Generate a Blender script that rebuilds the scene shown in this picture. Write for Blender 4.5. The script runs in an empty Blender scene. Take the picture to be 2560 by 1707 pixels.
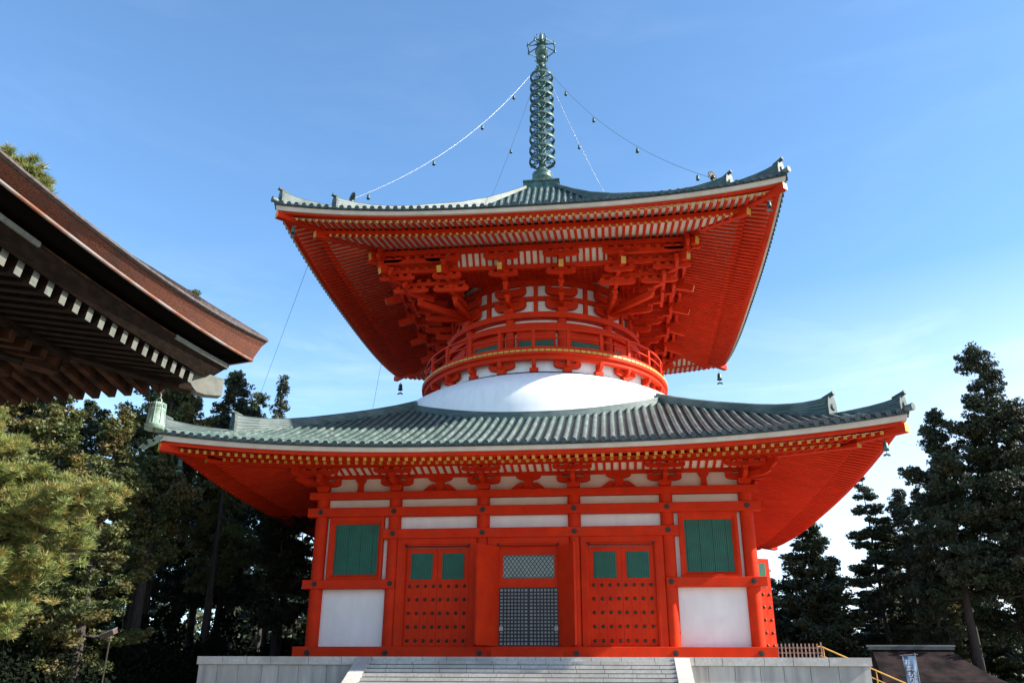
import bpy, math, random
import numpy as np
from mathutils import Matrix, Vector
PI = math.pi
SC = bpy.context.scene
COL = SC.collection

# ------------------------------------------------------------------ camera
cd = bpy.data.cameras.new('camera'); cam = bpy.data.objects.new('camera', cd); COL.objects.link(cam)
CAMP = Vector((4.10, -52.13, 1.6))
yaw, pitch, roll = -0.1184, 0.3844, 0.0065
fw = Vector((math.sin(yaw)*math.cos(pitch), math.cos(yaw)*math.cos(pitch), math.sin(pitch)))
rt = Vector((math.cos(yaw), -math.sin(yaw), 0)); up = rt.cross(fw)
r2 = rt*math.cos(roll)+up*math.sin(roll); u2 = -rt*math.sin(roll)+up*math.cos(roll)
m = Matrix.Identity(4)
for i in range(3): m[i][0] = r2[i]; m[i][1] = u2[i]; m[i][2] = -fw[i]; m[i][3] = CAMP[i]
cam.matrix_world = m
cd.sensor_width = 36.0; cd.lens = 36.0*2149.8/2560.0; cd.clip_end = 3000; cd.clip_start = 0.1
SC.camera = cam
SC.render.resolution_x = 1024; SC.render.resolution_y = 682

# ------------------------------------------------------------------ light
SUN = Vector((1.55, -0.13, 1.0)).normalized()
sun_el = math.asin(SUN.z); sun_az = math.atan2(SUN.x, SUN.y)
SC.world = bpy.data.worlds.new('World'); SC.world.use_nodes = True
nt = SC.world.node_tree; N = nt.nodes; LK = nt.links; N.clear()
sky = N.new('ShaderNodeTexSky'); sky.sky_type = 'NISHITA'; sky.sun_disc = False
sky.sun_elevation = sun_el; sky.sun_rotation = sun_az; sky.altitude = 800; sky.air_density = 1.0; sky.dust_density = 0.6; sky.ozone_density = 1.2
bg = N.new('ShaderNodeBackground'); bg.inputs['Strength'].default_value = 0.12
wo = N.new('ShaderNodeOutputWorld')
tc = N.new('ShaderNodeTexCoord'); mp = N.new('ShaderNodeMapping'); mp.inputs['Scale'].default_value = (1.6, 1.6, 7.0)
mp.inputs['Rotation'].default_value = (0, 0.25, 0.4)
nz = N.new('ShaderNodeTexNoise'); nz.inputs['Scale'].default_value = 2.2; nz.inputs['Detail'].default_value = 9; nz.inputs['Roughness'].default_value = 0.62
nz.inputs['Distortion'].default_value = 0.5
rp = N.new('ShaderNodeValToRGB'); rp.color_ramp.elements[0].position = 0.50; rp.color_ramp.elements[1].position = 0.82
rp.color_ramp.elements[1].color = (0.55, 0.55, 0.55, 1)
# more cloud low on the right of the view
sep = N.new('ShaderNodeSeparateXYZ')
mr = N.new('ShaderNodeMapRange'); mr.inputs[1].default_value = 0.45; mr.inputs[2].default_value = 0.02; mr.inputs[3].default_value = 0.07; mr.inputs[4].default_value = 1.25
mx0 = N.new('ShaderNodeMath'); mx0.operation = 'MULTIPLY'; mx0.use_clamp = True
lowr = N.new('ShaderNodeMapRange'); lowr.inputs[1].default_value = 0.42; lowr.inputs[2].default_value = 0.10; lowr.inputs[3].default_value = 0.0; lowr.inputs[4].default_value = 0.95
xr = N.new('ShaderNodeMapRange'); xr.inputs[1].default_value = 0.0; xr.inputs[2].default_value = 0.45; xr.inputs[3].default_value = 0.25; xr.inputs[4].default_value = 1.0
ml = N.new('ShaderNodeMath'); ml.operation = 'MULTIPLY'
ad = N.new('ShaderNodeMath'); ad.operation = 'ADD'; ad.use_clamp = True
mix = N.new('ShaderNodeMixRGB'); mix.inputs['Color2'].default_value = (5.0, 5.7, 6.4, 1)
LK.new(tc.outputs['Generated'], mp.inputs['Vector']); LK.new(mp.outputs[0], nz.inputs['Vector']); LK.new(nz.outputs['Fac'], rp.inputs[0])
LK.new(tc.outputs['Generated'], sep.inputs[0])
LK.new(sep.outputs['Z'], mr.inputs[0]); LK.new(rp.outputs[0], mx0.inputs[0]); LK.new(mr.outputs[0], mx0.inputs[1])
LK.new(sep.outputs['Z'], lowr.inputs[0]); LK.new(sep.outputs['X'], xr.inputs[0])
LK.new(lowr.outputs[0], ml.inputs[0]); LK.new(xr.outputs[0], ml.inputs[1])
LK.new(mx0.outputs[0], ad.inputs[0]); LK.new(ml.outputs[0], ad.inputs[1]); LK.new(ad.outputs[0], mix.inputs['Fac'])
tint = N.new('ShaderNodeMixRGB'); tint.blend_type = 'MULTIPLY'; tint.inputs[0].default_value = 1; tint.inputs[2].default_value = (0.80, 1.04, 1.16, 1)
LK.new(sky.outputs[0], tint.inputs[1]); LK.new(tint.outputs[0], mix.inputs['Color1']); LK.new(mix.outputs[0], bg.inputs['Color']); LK.new(bg.outputs[0], wo.inputs['Surface'])
sl = bpy.data.lights.new('sun', 'SUN'); sl.energy = 5.0; sl.angle = math.radians(0.53); sl.color = (1.0, 0.95, 0.87)
so = bpy.data.objects.new('sun', sl); COL.objects.link(so); so.rotation_euler = SUN.to_track_quat('Z', 'Y').to_euler(); so.location = (60, -10, 60)
SC.view_settings.view_transform = 'Standard'; SC.view_settings.look = 'None'; SC.view_settings.gamma = 1; SC.view_settings.exposure = 1.25

# ------------------------------------------------------------------ materials
MATS = {}
def mat(name, c1, c2=None, rough=0.6, scale=2.0, stretch=(1, 1, 1), bump=0.0, bscale=None, metal=0.0, spec=0.5, contrast=(0.35, 0.65), trans=0.0, rnd=0.0, detail=5, c3=None, scale3=0.3):
    if name in MATS: return MATS[name]
    M_ = bpy.data.materials.new(name); M_.use_nodes = True; t = M_.node_tree; n = t.nodes; l = t.links
    b = n['Principled BSDF']; b.inputs['Roughness'].default_value = rough; b.inputs['Metallic'].default_value = metal
    b.inputs['Specular IOR Level'].default_value = spec
    g = n.new('ShaderNodeNewGeometry'); mpp = n.new('ShaderNodeMapping'); mpp.inputs['Scale'].default_value = stretch
    l.new(g.outputs['Position'], mpp.inputs[0])
    if c2 is None: c2 = tuple(x*0.86 for x in c1)
    nn = n.new('ShaderNodeTexNoise'); nn.inputs['Scale'].default_value = scale; nn.inputs['Detail'].default_value = detail; l.new(mpp.outputs[0], nn.inputs['Vector'])
    r = n.new('ShaderNodeValToRGB'); r.color_ramp.elements[0].position = contrast[0]; r.color_ramp.elements[1].position = contrast[1]
    r.color_ramp.elements[0].color = (*c2, 1); r.color_ramp.elements[1].color = (*c1, 1); l.new(nn.outputs['Fac'], r.inputs[0])
    out = r.outputs[0]
    if c3:
        n3 = n.new('ShaderNodeTexNoise'); n3.inputs['Scale'].default_value = scale3; n3.inputs['Detail'].default_value = 6; l.new(g.outputs['Position'], n3.inputs['Vector'])
        r3 = n.new('ShaderNodeValToRGB'); r3.color_ramp.elements[0].position = 0.48; r3.color_ramp.elements[1].position = 0.68; l.new(n3.outputs['Fac'], r3.inputs[0])
        m3 = n.new('ShaderNodeMixRGB'); m3.inputs[2].default_value = (*c3, 1); l.new(r3.outputs[0], m3.inputs[0]); l.new(out, m3.inputs[1]); out = m3.outputs[0]
    if rnd > 0:
        oi = n.new('ShaderNodeObjectInfo'); hs = n.new('ShaderNodeHueSaturation'); m1 = n.new('ShaderNodeMapRange')
        m1.inputs[3].default_value = 1-rnd; m1.inputs[4].default_value = 1+rnd; l.new(oi.outputs['Random'], m1.inputs[0]); l.new(m1.outputs[0], hs.inputs['Value']); l.new(out, hs.inputs['Color']); out = hs.outputs[0]
    l.new(out, b.inputs['Base Color'])
    if bump:
        nb = n.new('ShaderNodeTexNoise'); nb.inputs['Scale'].default_value = bscale or scale*6; nb.inputs['Detail'].default_value = 4; l.new(mpp.outputs[0], nb.inputs['Vector'])
        bb = n.new('ShaderNodeBump'); bb.inputs['Strength'].default_value = bump; bb.inputs['Distance'].default_value = 0.02
        l.new(nb.outputs['Fac'], bb.inputs['Height']); l.new(bb.outputs[0], b.inputs['Normal'])
    if trans:
        o = n['Material Output']; tr = n.new('ShaderNodeBsdfTranslucent'); ms = n.new('ShaderNodeMixShader'); ms.inputs[0].default_value = trans
        l.new(out, tr.inputs['Color']); l.new(b.outputs[0], ms.inputs[1]); l.new(tr.outputs[0], ms.inputs[2]); l.new(ms.outputs[0], o.inputs['Surface'])
    MATS[name] = M_; return M_
RED = mat('vermilion_paint', (0.62, 0.032, 0.005), (0.51, 0.023, 0.004), rough=0.6, scale=1.3, bump=0.2, bscale=14, spec=0.10, c3=(0.50,0.032,0.008), scale3=2.2)
WHITE = mat('white_plaster', (0.80, 0.76, 0.71), (0.73, 0.68, 0.63), rough=0.85, scale=0.9, stretch=(2,2,0.5), bump=0.08, bscale=30, c3=(0.72,0.68,0.63), scale3=0.9)
DOMEW = mat('dome_plaster', (0.85, 0.85, 0.84), (0.77, 0.77, 0.77), rough=0.8, scale=1.2, stretch=(3,3,0.5), contrast=(0.25,0.6), bump=0.05)
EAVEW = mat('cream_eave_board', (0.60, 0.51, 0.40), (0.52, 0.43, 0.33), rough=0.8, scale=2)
SOFF = mat('bounce_tinted_cream_plaster', (0.76, 0.67, 0.53), (0.68, 0.58, 0.44), rough=0.85, scale=1.0)  # cream plaster, with warm bounce off the red timber painted into the colour
YEL = mat('yellow_ochre_paint', (0.60, 0.31, 0.025), (0.48, 0.24, 0.02), rough=0.5, scale=3)
GREEN = mat('green_slats', (0.008, 0.112, 0.062), (0.006, 0.088, 0.050), rough=0.5, scale=2)
GREEND = mat('green_backing', (0.006, 0.035, 0.024), rough=0.7)
TILE = mat('weathered_copper_tile', (0.090, 0.138, 0.115), (0.032, 0.054, 0.046), rough=0.42, scale=2.2, stretch=(1, 1, 0.6), bump=0.25, bscale=10, contrast=(0.3, 0.7), spec=0.6, c3=(0.14, 0.178, 0.155), scale3=1.6)
TILED = mat('dark_copper_gap', (0.035, 0.055, 0.052), (0.02, 0.03, 0.03), rough=0.6, scale=3)
RIDGE = mat('ridge_copper', (0.085, 0.13, 0.115), (0.026, 0.045, 0.042), rough=0.55, scale=1.4, stretch=(0.5, 0.5, 9), bump=0.35, bscale=4, contrast=(0.3, 0.7), c3=(0.12, 0.155, 0.14), scale3=0.8)
ONI = mat('dull_green_copper', (0.060, 0.085, 0.070), (0.022, 0.036, 0.031), rough=0.6, scale=5, contrast=(0.3,0.7))
COPPER = mat('verdigris_bronze', (0.085, 0.165, 0.135), (0.022, 0.048, 0.043), rough=0.45, scale=3.0, contrast=(0.3, 0.7), metal=0.25)
BRONZE = mat('dark_bronze', (0.05, 0.035, 0.022), (0.03, 0.024, 0.018), rough=0.45, scale=6, metal=0.4)
BLACK = mat('black_lacquer', (0.012, 0.010, 0.010), rough=0.5)
PAPER = mat('white_paper', (0.50, 0.48, 0.46), (0.40, 0.39, 0.38), rough=0.9)
GRANITE = mat('pale_granite', (0.56, 0.52, 0.455), (0.38, 0.35, 0.31), rough=0.8, scale=9, bump=0.15, bscale=60, contrast=(0.25, 0.75), c3=(0.35, 0.315, 0.27), scale3=0.6)
GRANW = mat('stained_granite', (0.50, 0.465, 0.405), (0.27, 0.25, 0.225), rough=0.85, scale=1.4, stretch=(2.2, 2.2, 0.25), bump=0.2, bscale=40, contrast=(0.3, 0.68), c3=(0.30, 0.275, 0.24), scale3=0.35)
JOINT_SHADE = mat('stone_joint_and_nosing_shade', (0.13, 0.12, 0.11), rough=0.95)  # real stone joints, and the shadow painted under the step nosings
BARK = mat('cypress_bark_thatch', (0.17, 0.066, 0.042), (0.075, 0.029, 0.019), rough=0.95, spec=0.1, scale=34, stretch=(1, 1, 1.4), bump=0.7, bscale=70, contrast=(0.3, 0.7), c3=(0.085, 0.042, 0.032), scale3=1.3)
BARKT = mat('grey_bark_roof', (0.10, 0.075, 0.066), (0.045, 0.034, 0.031), rough=0.95, scale=14, bump=0.8, bscale=30)
CEDARB = mat('orange_cedar_strip', (0.20, 0.165, 0.15), (0.17, 0.06, 0.026), rough=0.75, scale=1.6, contrast=(0.40, 0.6), bump=0.3, bscale=40)
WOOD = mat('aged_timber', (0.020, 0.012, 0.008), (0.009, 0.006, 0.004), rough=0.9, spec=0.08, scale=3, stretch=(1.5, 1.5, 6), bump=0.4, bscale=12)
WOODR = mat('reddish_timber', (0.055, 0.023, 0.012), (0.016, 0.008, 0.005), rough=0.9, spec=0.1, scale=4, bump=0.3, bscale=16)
NEARBLACK = mat('near_black_boards', (0.005, 0.004, 0.003), rough=1.0, spec=0.0, scale=5)  # near-black boards closing the gap under the bark edge
CAPM = mat('verdigris_cap', (0.125, 0.135, 0.108), (0.075, 0.083, 0.067), rough=0.7, scale=8, c3=(0.12, 0.11, 0.085), scale3=5)
BELLM = mat('pale_verdigris', (0.25, 0.34, 0.27), (0.12, 0.19, 0.15), rough=0.6, scale=12, contrast=(0.3, 0.6), bump=0.2, bscale=60)
LITCHAIN = mat('sunlit_toned_chain', (0.42, 0.41, 0.39), (0.25, 0.24, 0.22), rough=0.35, scale=20, metal=0.3)  # sunlit look of the chain put into a paler metal colour
WIREM = mat('wire_and_unlit_chain', (0.10, 0.11, 0.12), rough=0.5)  # real wires, and finial chains with their unlit look put into the colour
LEAFD = mat('dark_conifer_needles', (0.034, 0.052, 0.016), (0.013, 0.024, 0.008), rough=0.6, scale=0.55, contrast=(0.35, 0.65), trans=0.12, rnd=0.25, c3=(0.050, 0.050, 0.015), scale3=0.4)
LEAFM = mat('warm_conifer_needles', (0.115, 0.125, 0.030), (0.040, 0.062, 0.016), rough=0.6, scale=0.8, contrast=(0.35, 0.65), trans=0.25, rnd=0.2, c3=(0.16, 0.11, 0.028), scale3=0.5)
UNDER = mat('shade_painted_shrub_leaves', (0.008, 0.012, 0.005), (0.003, 0.006, 0.002), rough=0.8, spec=0.1, scale=0.6)  # shade of the trees overhead painted into near-black leaves
LEAFB = mat('bright_shrub_leaves', (0.10, 0.16, 0.035), (0.045, 0.085, 0.02), rough=0.6, scale=0.8, trans=0.3)
PINE = mat('pine_needles', (0.27, 0.31, 0.085), (0.13, 0.17, 0.05), rough=0.55, scale=2.4, contrast=(0.38, 0.62), trans=0.35, c3=(0.34, 0.255, 0.07), scale3=3.6)
TRUNK = mat('conifer_bark', (0.055, 0.042, 0.033), (0.022, 0.017, 0.014), rough=0.95, scale=5, stretch=(4, 4, 0.5), bump=0.8, bscale=12)
TRUNKL = mat('pale_bark', (0.34, 0.27, 0.22), (0.12, 0.09, 0.075), rough=0.95, scale=3, stretch=(3, 3, 0.7), bump=0.8, bscale=10, contrast=(0.4, 0.6))
GRAVEL = mat('pale_gravel', (0.29, 0.265, 0.225), (0.215, 0.195, 0.165), rough=0.95, scale=5, bump=0.5, bscale=60)
HILLM = mat('wooded_hill', (0.035, 0.052, 0.02), (0.018, 0.028, 0.012), rough=0.95, scale=0.3)
HUTR = mat('dapple_shaded_brown_shingle', (0.030, 0.019, 0.018), (0.006, 0.005, 0.005), rough=0.95, spec=0.1, scale=1.1, contrast=(0.35, 0.65), bump=0.6, bscale=20)  # brown shingles, dappled tree shade painted in as dark patches
RAILY = mat('yellow_handrail', (0.62, 0.34, 0.06), (0.50, 0.26, 0.05), rough=0.4, scale=4)
FENCEM = mat('grey_weathered_wood', (0.30, 0.22, 0.19), (0.17, 0.12, 0.10), rough=0.9, scale=8)
BLUEC = mat('blue_banner_cloth', (0.30, 0.42, 0.55), (0.06, 0.09, 0.16), rough=0.8, scale=2.6, stretch=(3, 3, 1.0), contrast=(0.35, 0.6), trans=0.3)
POLEM = mat('grey_steel', (0.16, 0.155, 0.15), rough=0.5)
RUST = mat('rusty_lamp_hood', (0.10, 0.045, 0.038), (0.06, 0.03, 0.026), rough=0.7, scale=6)

# ------------------------------------------------------------------ mesh helpers
def rotz(k): return Matrix.Rotation(k*PI/2, 4, 'Z')
class MB:
    def __init__(s, M=None): s.V = []; s.F = []; s.MI = []; s.mats = []; s.M = M or Matrix.Identity(4); s.sm = []
    def mi(s, m_):
        if m_ not in s.mats: s.mats.append(m_)
        return s.mats.index(m_)
    def add(s, pts, faces, m_, smooth=False):
        o = len(s.V); s.V += [tuple(s.M @ Vector(p)) for p in pts]
        i = s.mi(m_)
        for f in faces: s.F.append(tuple(o+a for a in f)); s.MI.append(i); s.sm.append(smooth)
    def box(s, x0, x1, y0, y1, z0, z1, m_, b=0.0):
        s.add([(x0,y0,z0),(x1,y0,z0),(x1,y1,z0),(x0,y1,z0),(x0,y0,z1),(x1,y0,z1),(x1,y1,z1),(x0,y1,z1)],
              [(0,3,2,1),(4,5,6,7),(0,1,5,4),(1,2,6,5),(2,3,7,6),(3,0,4,7)], m_)
    def beam(s, p, q, w, h, m_, endm=None, startm=None, up=(0,0,1), n=0):
        p = Vector(p); q = Vector(q); d = (q-p).normalized(); U = Vector(up); sd = d.cross(U).normalized(); U = sd.cross(d)
        if n: c = [(math.cos(2*PI*i/n)*w/2, math.sin(2*PI*i/n)*h/2) for i in range(n)]
        else: c = [(-w/2,-h/2),(w/2,-h/2),(w/2,h/2),(-w/2,h/2)]
        k = len(c); P = [p+sd*a+U*b for a,b in c]+[q+sd*a+U*b for a,b in c]
        s.add(P, [(i,(i+1)%k,k+(i+1)%k,k+i) for i in range(k)], m_, smooth=bool(n))
        s.add(P, [tuple(range(k-1,-1,-1))], startm or m_); s.add(P, [tuple(range(k,2*k))], endm or m_)
    def tube(s, pts, r, n, m_, smooth=True, caps=True):
        pts = [Vector(p) for p in pts]; R = r if isinstance(r,(list,tuple)) else [r]*len(pts); P = []; pu = None
        for i,p in enumerate(pts):
            d = (pts[min(i+1,len(pts)-1)]-pts[max(i-1,0)]).normalized()
            if pu is None: pu = d.orthogonal().normalized()
            a = (pu-d*pu.dot(d)).normalized(); pu = a; b_ = d.cross(a)
            P += [p+(a*math.cos(2*PI*j/n)+b_*math.sin(2*PI*j/n))*R[i] for j in range(n)]
        F = [(i*n+j, i*n+(j+1)%n, (i+1)*n+(j+1)%n, (i+1)*n+j) for i in range(len(pts)-1) for j in range(n)]
        s.add(P, F, m_, smooth)
        if caps: s.add(P[:n], [tuple(range(n-1,-1,-1))], m_); s.add(P[-n:], [tuple(range(n))], m_)
    def cyl(s, p, q, r, n, m_, endm=None, r1=None):
        s.tube([p,q], [r, r if r1 is None else r1], n, m_, caps=False)
        for c,e,rr in ((p,-1,r),(q,1,r if r1 is None else r1)):
            d = (Vector(q)-Vector(p)).normalized(); a = d.orthogonal().normalized(); b_ = d.cross(a)
            P = [Vector(c)+(a*math.cos(2*PI*j/n)+b_*math.sin(2*PI*j/n))*rr for j in range(n)]
            s.add(P, [tuple(range(n)) if e>0 else tuple(range(n-1,-1,-1))], endm or m_)
    def lathe(s, prof, n, m_, c=(0,0,0), a0=0, smooth=True, closed=True):
        P = [(c[0]+r*math.cos(a0+2*PI*j/n), c[1]+r*math.sin(a0+2*PI*j/n), c[2]+z) for r,z in prof for j in range(n)]
        s.add(P, [(i*n+j, i*n+(j+1)%n, (i+1)*n+(j+1)%n, (i+1)*n+j) for i in range(len(prof)-1) for j in range(n)], m_, smooth)
    def prism(s, poly, o, u, v, d, m_):      # 2d polygon in plane (o,u,v), thickened by vector d
        o = Vector(o); u = Vector(u); v = Vector(v); d = Vector(d); k = len(poly)
        A = [o+u*a+v*b_ for a,b_ in poly]; P = A+[p+d for p in A]
        s.add(P, [tuple(range(k)), tuple(range(2*k-1,k-1,-1))]+[(i,k+i,k+(i+1)%k,(i+1)%k) for i in range(k)], m_)
    def sweep(s, f, n, m_, smooth=False):      # f(t)->list of section points, t in 0..1, closed section
        secs = [f(i/n) for i in range(n+1)]; k = len(secs[0]); P = [p for q in secs for p in q]
        s.add(P, [(i*k+j, i*k+(j+1)%k, (i+1)*k+(j+1)%k, (i+1)*k+j) for i in range(n) for j in range(k)]+[tuple(range(k-1,-1,-1)), tuple(range(n*k, n*k+k))], m_, smooth)
    def ring(s, R0, R1, z0, z1, m_, n=96, a0=0, a1=2*PI):
        def f(t):
            a = a0+(a1-a0)*t; c, q = math.sin(a), -math.cos(a)
            return [(R0*c,R0*q,z0),(R1*c,R1*q,z0),(R1*c,R1*q,z1),(R0*c,R0*q,z1)]
        s.sweep(f, n, m_)
    def build(s, name, parent=None, inv=None, recalc=False):
        me = bpy.data.meshes.new(name); me.from_pydata(s.V, [], s.F)
        for q in s.mats: me.materials.append(q)
        me.polygons.foreach_set('material_index', s.MI); me.polygons.foreach_set('use_smooth', s.sm); me.update()
        if recalc:
            import bmesh
            b = bmesh.new(); b.from_mesh(me); bmesh.ops.recalc_face_normals(b, faces=b.faces); b.to_mesh(me); b.free()
        o = bpy.data.objects.new(name, me); COL.objects.link(o)
        if parent is not None:
            o.parent = parent
            if parent.type == 'EMPTY': o.matrix_parent_inverse = Matrix.Translation(-parent.location)
        return o
def tag(o, label, cat, group=None, kind=None):
    if label: o['label'] = label
    if cat: o['category'] = cat
    if group: o['group'] = group
    if kind: o['kind'] = kind
    return o
def thing(name, loc, label, cat, group=None):
    o = bpy.data.objects.new(name, None); COL.objects.link(o); o.location = loc; o.empty_display_size = 0.3
    return tag(o, label, cat, group)
def dup(root, loc, rz=None, sc=None, label=None, group=None):
    r = root.copy(); COL.objects.link(r); r.location = loc
    if rz is not None: r.rotation_euler = (0,0,rz)
    if sc is not None: r.scale = sc if isinstance(sc,(tuple,list)) else (sc,sc,sc)
    if label: r['label'] = label
    if group: r['group'] = group
    for ch in list(root.children):
        c = ch.copy(); COL.objects.link(c); c.parent = r
        for g in list(ch.children):
            d = g.copy(); COL.objects.link(d); d.parent = c
    return r

# ------------------------------------------------------------------ ground and terrain
g = MB(); g.box(-900, 900, -300, 1500, -2, 0, GRAVEL); o = g.build('ground'); tag(o, 'pale gravel court around the pagoda', None, kind='structure'); 
def hill(name, cx, cy, rx, ry, h, label):
    b = MB(); rg = random.Random(4); n1, n2 = 24, 8; P = []; F = []
    for i in range(n2+1):
        for j in range(n1):
            a = 2*PI*j/n1; t = i/n2; rr = 1-t
            P.append((cx+rx*rr*math.cos(a), cy+ry*rr*math.sin(a), h*(math.sin(t*PI/2)**1.6)+rg.uniform(-1,1)*h*0.03*(t>0)-1.0*(t==0)))
    for i in range(n2):
        for j in range(n1): F.append((i*n1+j, i*n1+(j+1)%n1, (i+1)*n1+(j+1)%n1, (i+1)*n1+j))
    b.add(P, F, HILLM, True); o = b.build(name); tag(o, label, None, kind='structure')
hill('hill', -150, 420, 230, 130, 34, 'low dark wooded hill far behind the pagoda')

# ================================================================== PAGODA
pag = thing('pagoda', (0,0,2.87), 'tall two-roofed vermilion pagoda with white dome and green roofs on the granite terrace', 'pagoda')
PZ = 2.87
CX = [-10.35,-6.63,-2.22,2.22,6.63,10.35]
# ---- wall core, plaster
for k in range(4):
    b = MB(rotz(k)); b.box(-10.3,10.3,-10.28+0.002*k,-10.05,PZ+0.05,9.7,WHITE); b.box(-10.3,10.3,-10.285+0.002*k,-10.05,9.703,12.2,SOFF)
    b.build('plaster_wall', pag)
def outer_i(i, k): return True
# columns
col = None
for k in range(4):
    for i in range(5):
        b = MB(rotz(k)); b.cyl((CX[i],-10.35,PZ+0.1),(CX[i],-10.35,10.36),0.315,28,RED); b.build('column', pag)
# beams (ties)
def tie(k, x0, x1, z0, z1, rf=10.73, rb=10.30):
    if k % 2: x0 = max(x0,-rb+0.005); x1 = min(x1,rb-0.005)
    d = 0.004*k; b = MB(rotz(k)); c = 0.018
    b.prism([(-rb,z0+d),(-rf+c,z0+d),(-rf,z0+c+d),(-rf,z1-c+d),(-rf+c,z1+d),(-rb,z1+d)], (x0,0,0), (0,1,0), (0,0,1), (x1-x0,0,0), RED)
    o = b.build('tie_beam', pag); return o
def rosettes(k, xs, z, r):
    for x in xs:
        b = MB(rotz(k)); b.cyl((x,-r-0.035,z),(x,-r+0.01,z),0.135,6,BRONZE); b.cyl((x,-r-0.075,z),(x,-r-0.03,z),0.075,12,BRONZE,r1=0.09); b.cyl((x,-r-0.11,z),(x,-r-0.07,z),0.03,8,BRONZE)
        b.build('rosette', pag)
for k in range(4):
    tie(k,-10.98,10.98,10.36,10.70,10.72)                 # wall plate
    tie(k,-11.0,11.0,9.48,9.92); rosettes(k, CX, 9.71, 10.73)
    tie(k,-7.12,7.12,8.38,8.84); rosettes(k, CX[1:5], 8.62, 10.73)
    tie(k,-10.95,-6.42,6.04,6.46); tie(k,6.42,10.95,6.04,6.46); rosettes(k, [CX[0],CX[1],CX[4],CX[5]], 6.26, 10.73)
    o = tie(k,-11.08,11.08,2.90,3.42,10.88); rosettes(k, CX, 3.14, 10.88)
    b = MB(rotz(k)); b.box(-1.65,1.65,-11.12,-10.90,2.875,3.28,RED); b.build('doorstep', pag)
def slats(b, x0, x1, z0, z1, y, pitch=0.085, joints=3):
    b.box(x0,x1,y-0.01,y+0.03,z0,z1,GREEND); n = int((x1-x0)/pitch); p = (x1-x0)/n
    for i in range(n):
        w = p-0.016 if i % (n//(joints+1)+1) else p-0.034
        b.box(x0+p*i+0.008,x0+p*i+0.008+w,y-0.035,y-0.012,z0+0.001*(i%2),z1-0.001*(i%2),GREEN)
def miter_frame(b, x0,x1,z0,z1, X0,X1,Z0,Z1, yi, yo, m_):   # inner rect (x0..), outer rect (X0..), inner depth yi, outer depth yo (front = more negative)
    q = lambda a,c,y: (a,y,c)
    I = [(x0,z0),(x1,z0),(x1,z1),(x0,z1)]; O = [(X0,Z0),(X1,Z0),(X1,Z1),(X0,Z1)]
    mid = [((a[0]*0.45+c[0]*0.55),(a[1]*0.45+c[1]*0.55)) for a,c in zip(I,O)]
    P = [q(*p,yi+0.2) for p in I]+[q(*p,yi) for p in I]+[q(*p,yo) for p in mid]+[q(*p,yo) for p in O]+[q(*p,yi+0.2) for p in O]
    F = []
    for L in range(4):
        for j in range(4): F.append((L*4+j, L*4+(j+1)%4, (L+1)*4+(j+1)%4, (L+1)*4+j))
    b.add(P,F,m_)
for k in range(4):
    for sgn in (-1,1):
        xs = sorted([sgn*9.60,sgn*7.40]); XS = sorted([sgn*9.88,sgn*7.14])
        b = MB(rotz(k)); miter_frame(b, xs[0],xs[1],6.72,9.14, XS[0],XS[1],6.462,9.478, -10.42,-10.56, RED); fr = b.build('window_frame', pag)
        b = MB(rotz(k)); slats(b, xs[0],xs[1],6.72,9.14,-10.34); b.build('slatted_shutter', fr)
# small studs under the tie at t3 for the panels: panels are the wall itself, their cream partly painted bounce
# ---- doors
def leaf(k, hx, hy, ang, w, z0, z1, face=-1, studs=True, win=True, parent=None, mirror=1):
    # leaf starts at hinge (hx,hy) and runs along direction ang (0 = +x) in side-local frame; outward face side 'face'
    M_ = rotz(k) @ Matrix.Translation((hx,hy,0)) @ Matrix.Rotation(ang,4,'Z')
    b = MB(M_); b.box(0.004,w-0.004,-0.045,0.045,z0,z1,RED)
    for i in range(1,4):                                     # board joints: raised planks
        x = w*i/4
    yf = face*0.045
    H = z1-z0
    if win:
        pass
    # planks below, rails around window
    zw0, zw1 = z1-1.46, z1-0.24
    ys = sorted([yf, yf+face*0.018])
    n = 4
    for i in range(n): b.box(w*i/n+0.008, w*(i+1)/n-0.006, ys[0],ys[1], z0+0.02, zw0-0.12, RED)
    b.box(0.01,w-0.01, ys[0],ys[1], zw0-0.11, zw0, RED); b.box(0.01,w-0.01, ys[0],ys[1], zw1, z1-0.01, RED)
    b.box(0.01,0.22, ys[0],ys[1], zw0+0.001, zw1-0.001, RED); b.box(w-0.24,w-0.01, ys[0],ys[1], zw0+0.001, zw1-0.001, RED)
    o = b.build('door_leaf', parent or pag)
    b = MB(M_)
    if face < 0: slats(b, 0.225, w-0.245, zw0+0.003, zw1-0.003, -0.05, pitch=0.075, joints=0)
    else:
        b.M = M_ @ Matrix.Rotation(PI,4,'Z'); slats(b, -(w-0.245), -0.225, zw0+0.003, zw1-0.003, -0.05, pitch=0.075, joints=0)
    b.build('green_panel', o)
    if studs:
        for r_ in range(5):
            z = z0+0.24+r_*0.625*(H/4.55)
            for c_ in range(4):
                x = w*(c_+0.5)/4+ (0.02 if mirror>0 else -0.02); y0 = yf+face*0.01; y1 = yf+face*0.075
                b = MB(M_); b.cyl((x,y0,z),(x,y1,z),0.085,14,BRONZE,r1=0.06); b.cyl((x,y1-0.001*face,z),(x,y1+face*0.02,z),0.058,12,BRONZE,r1=0.02); b.build('stud', o)
    return o
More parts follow.
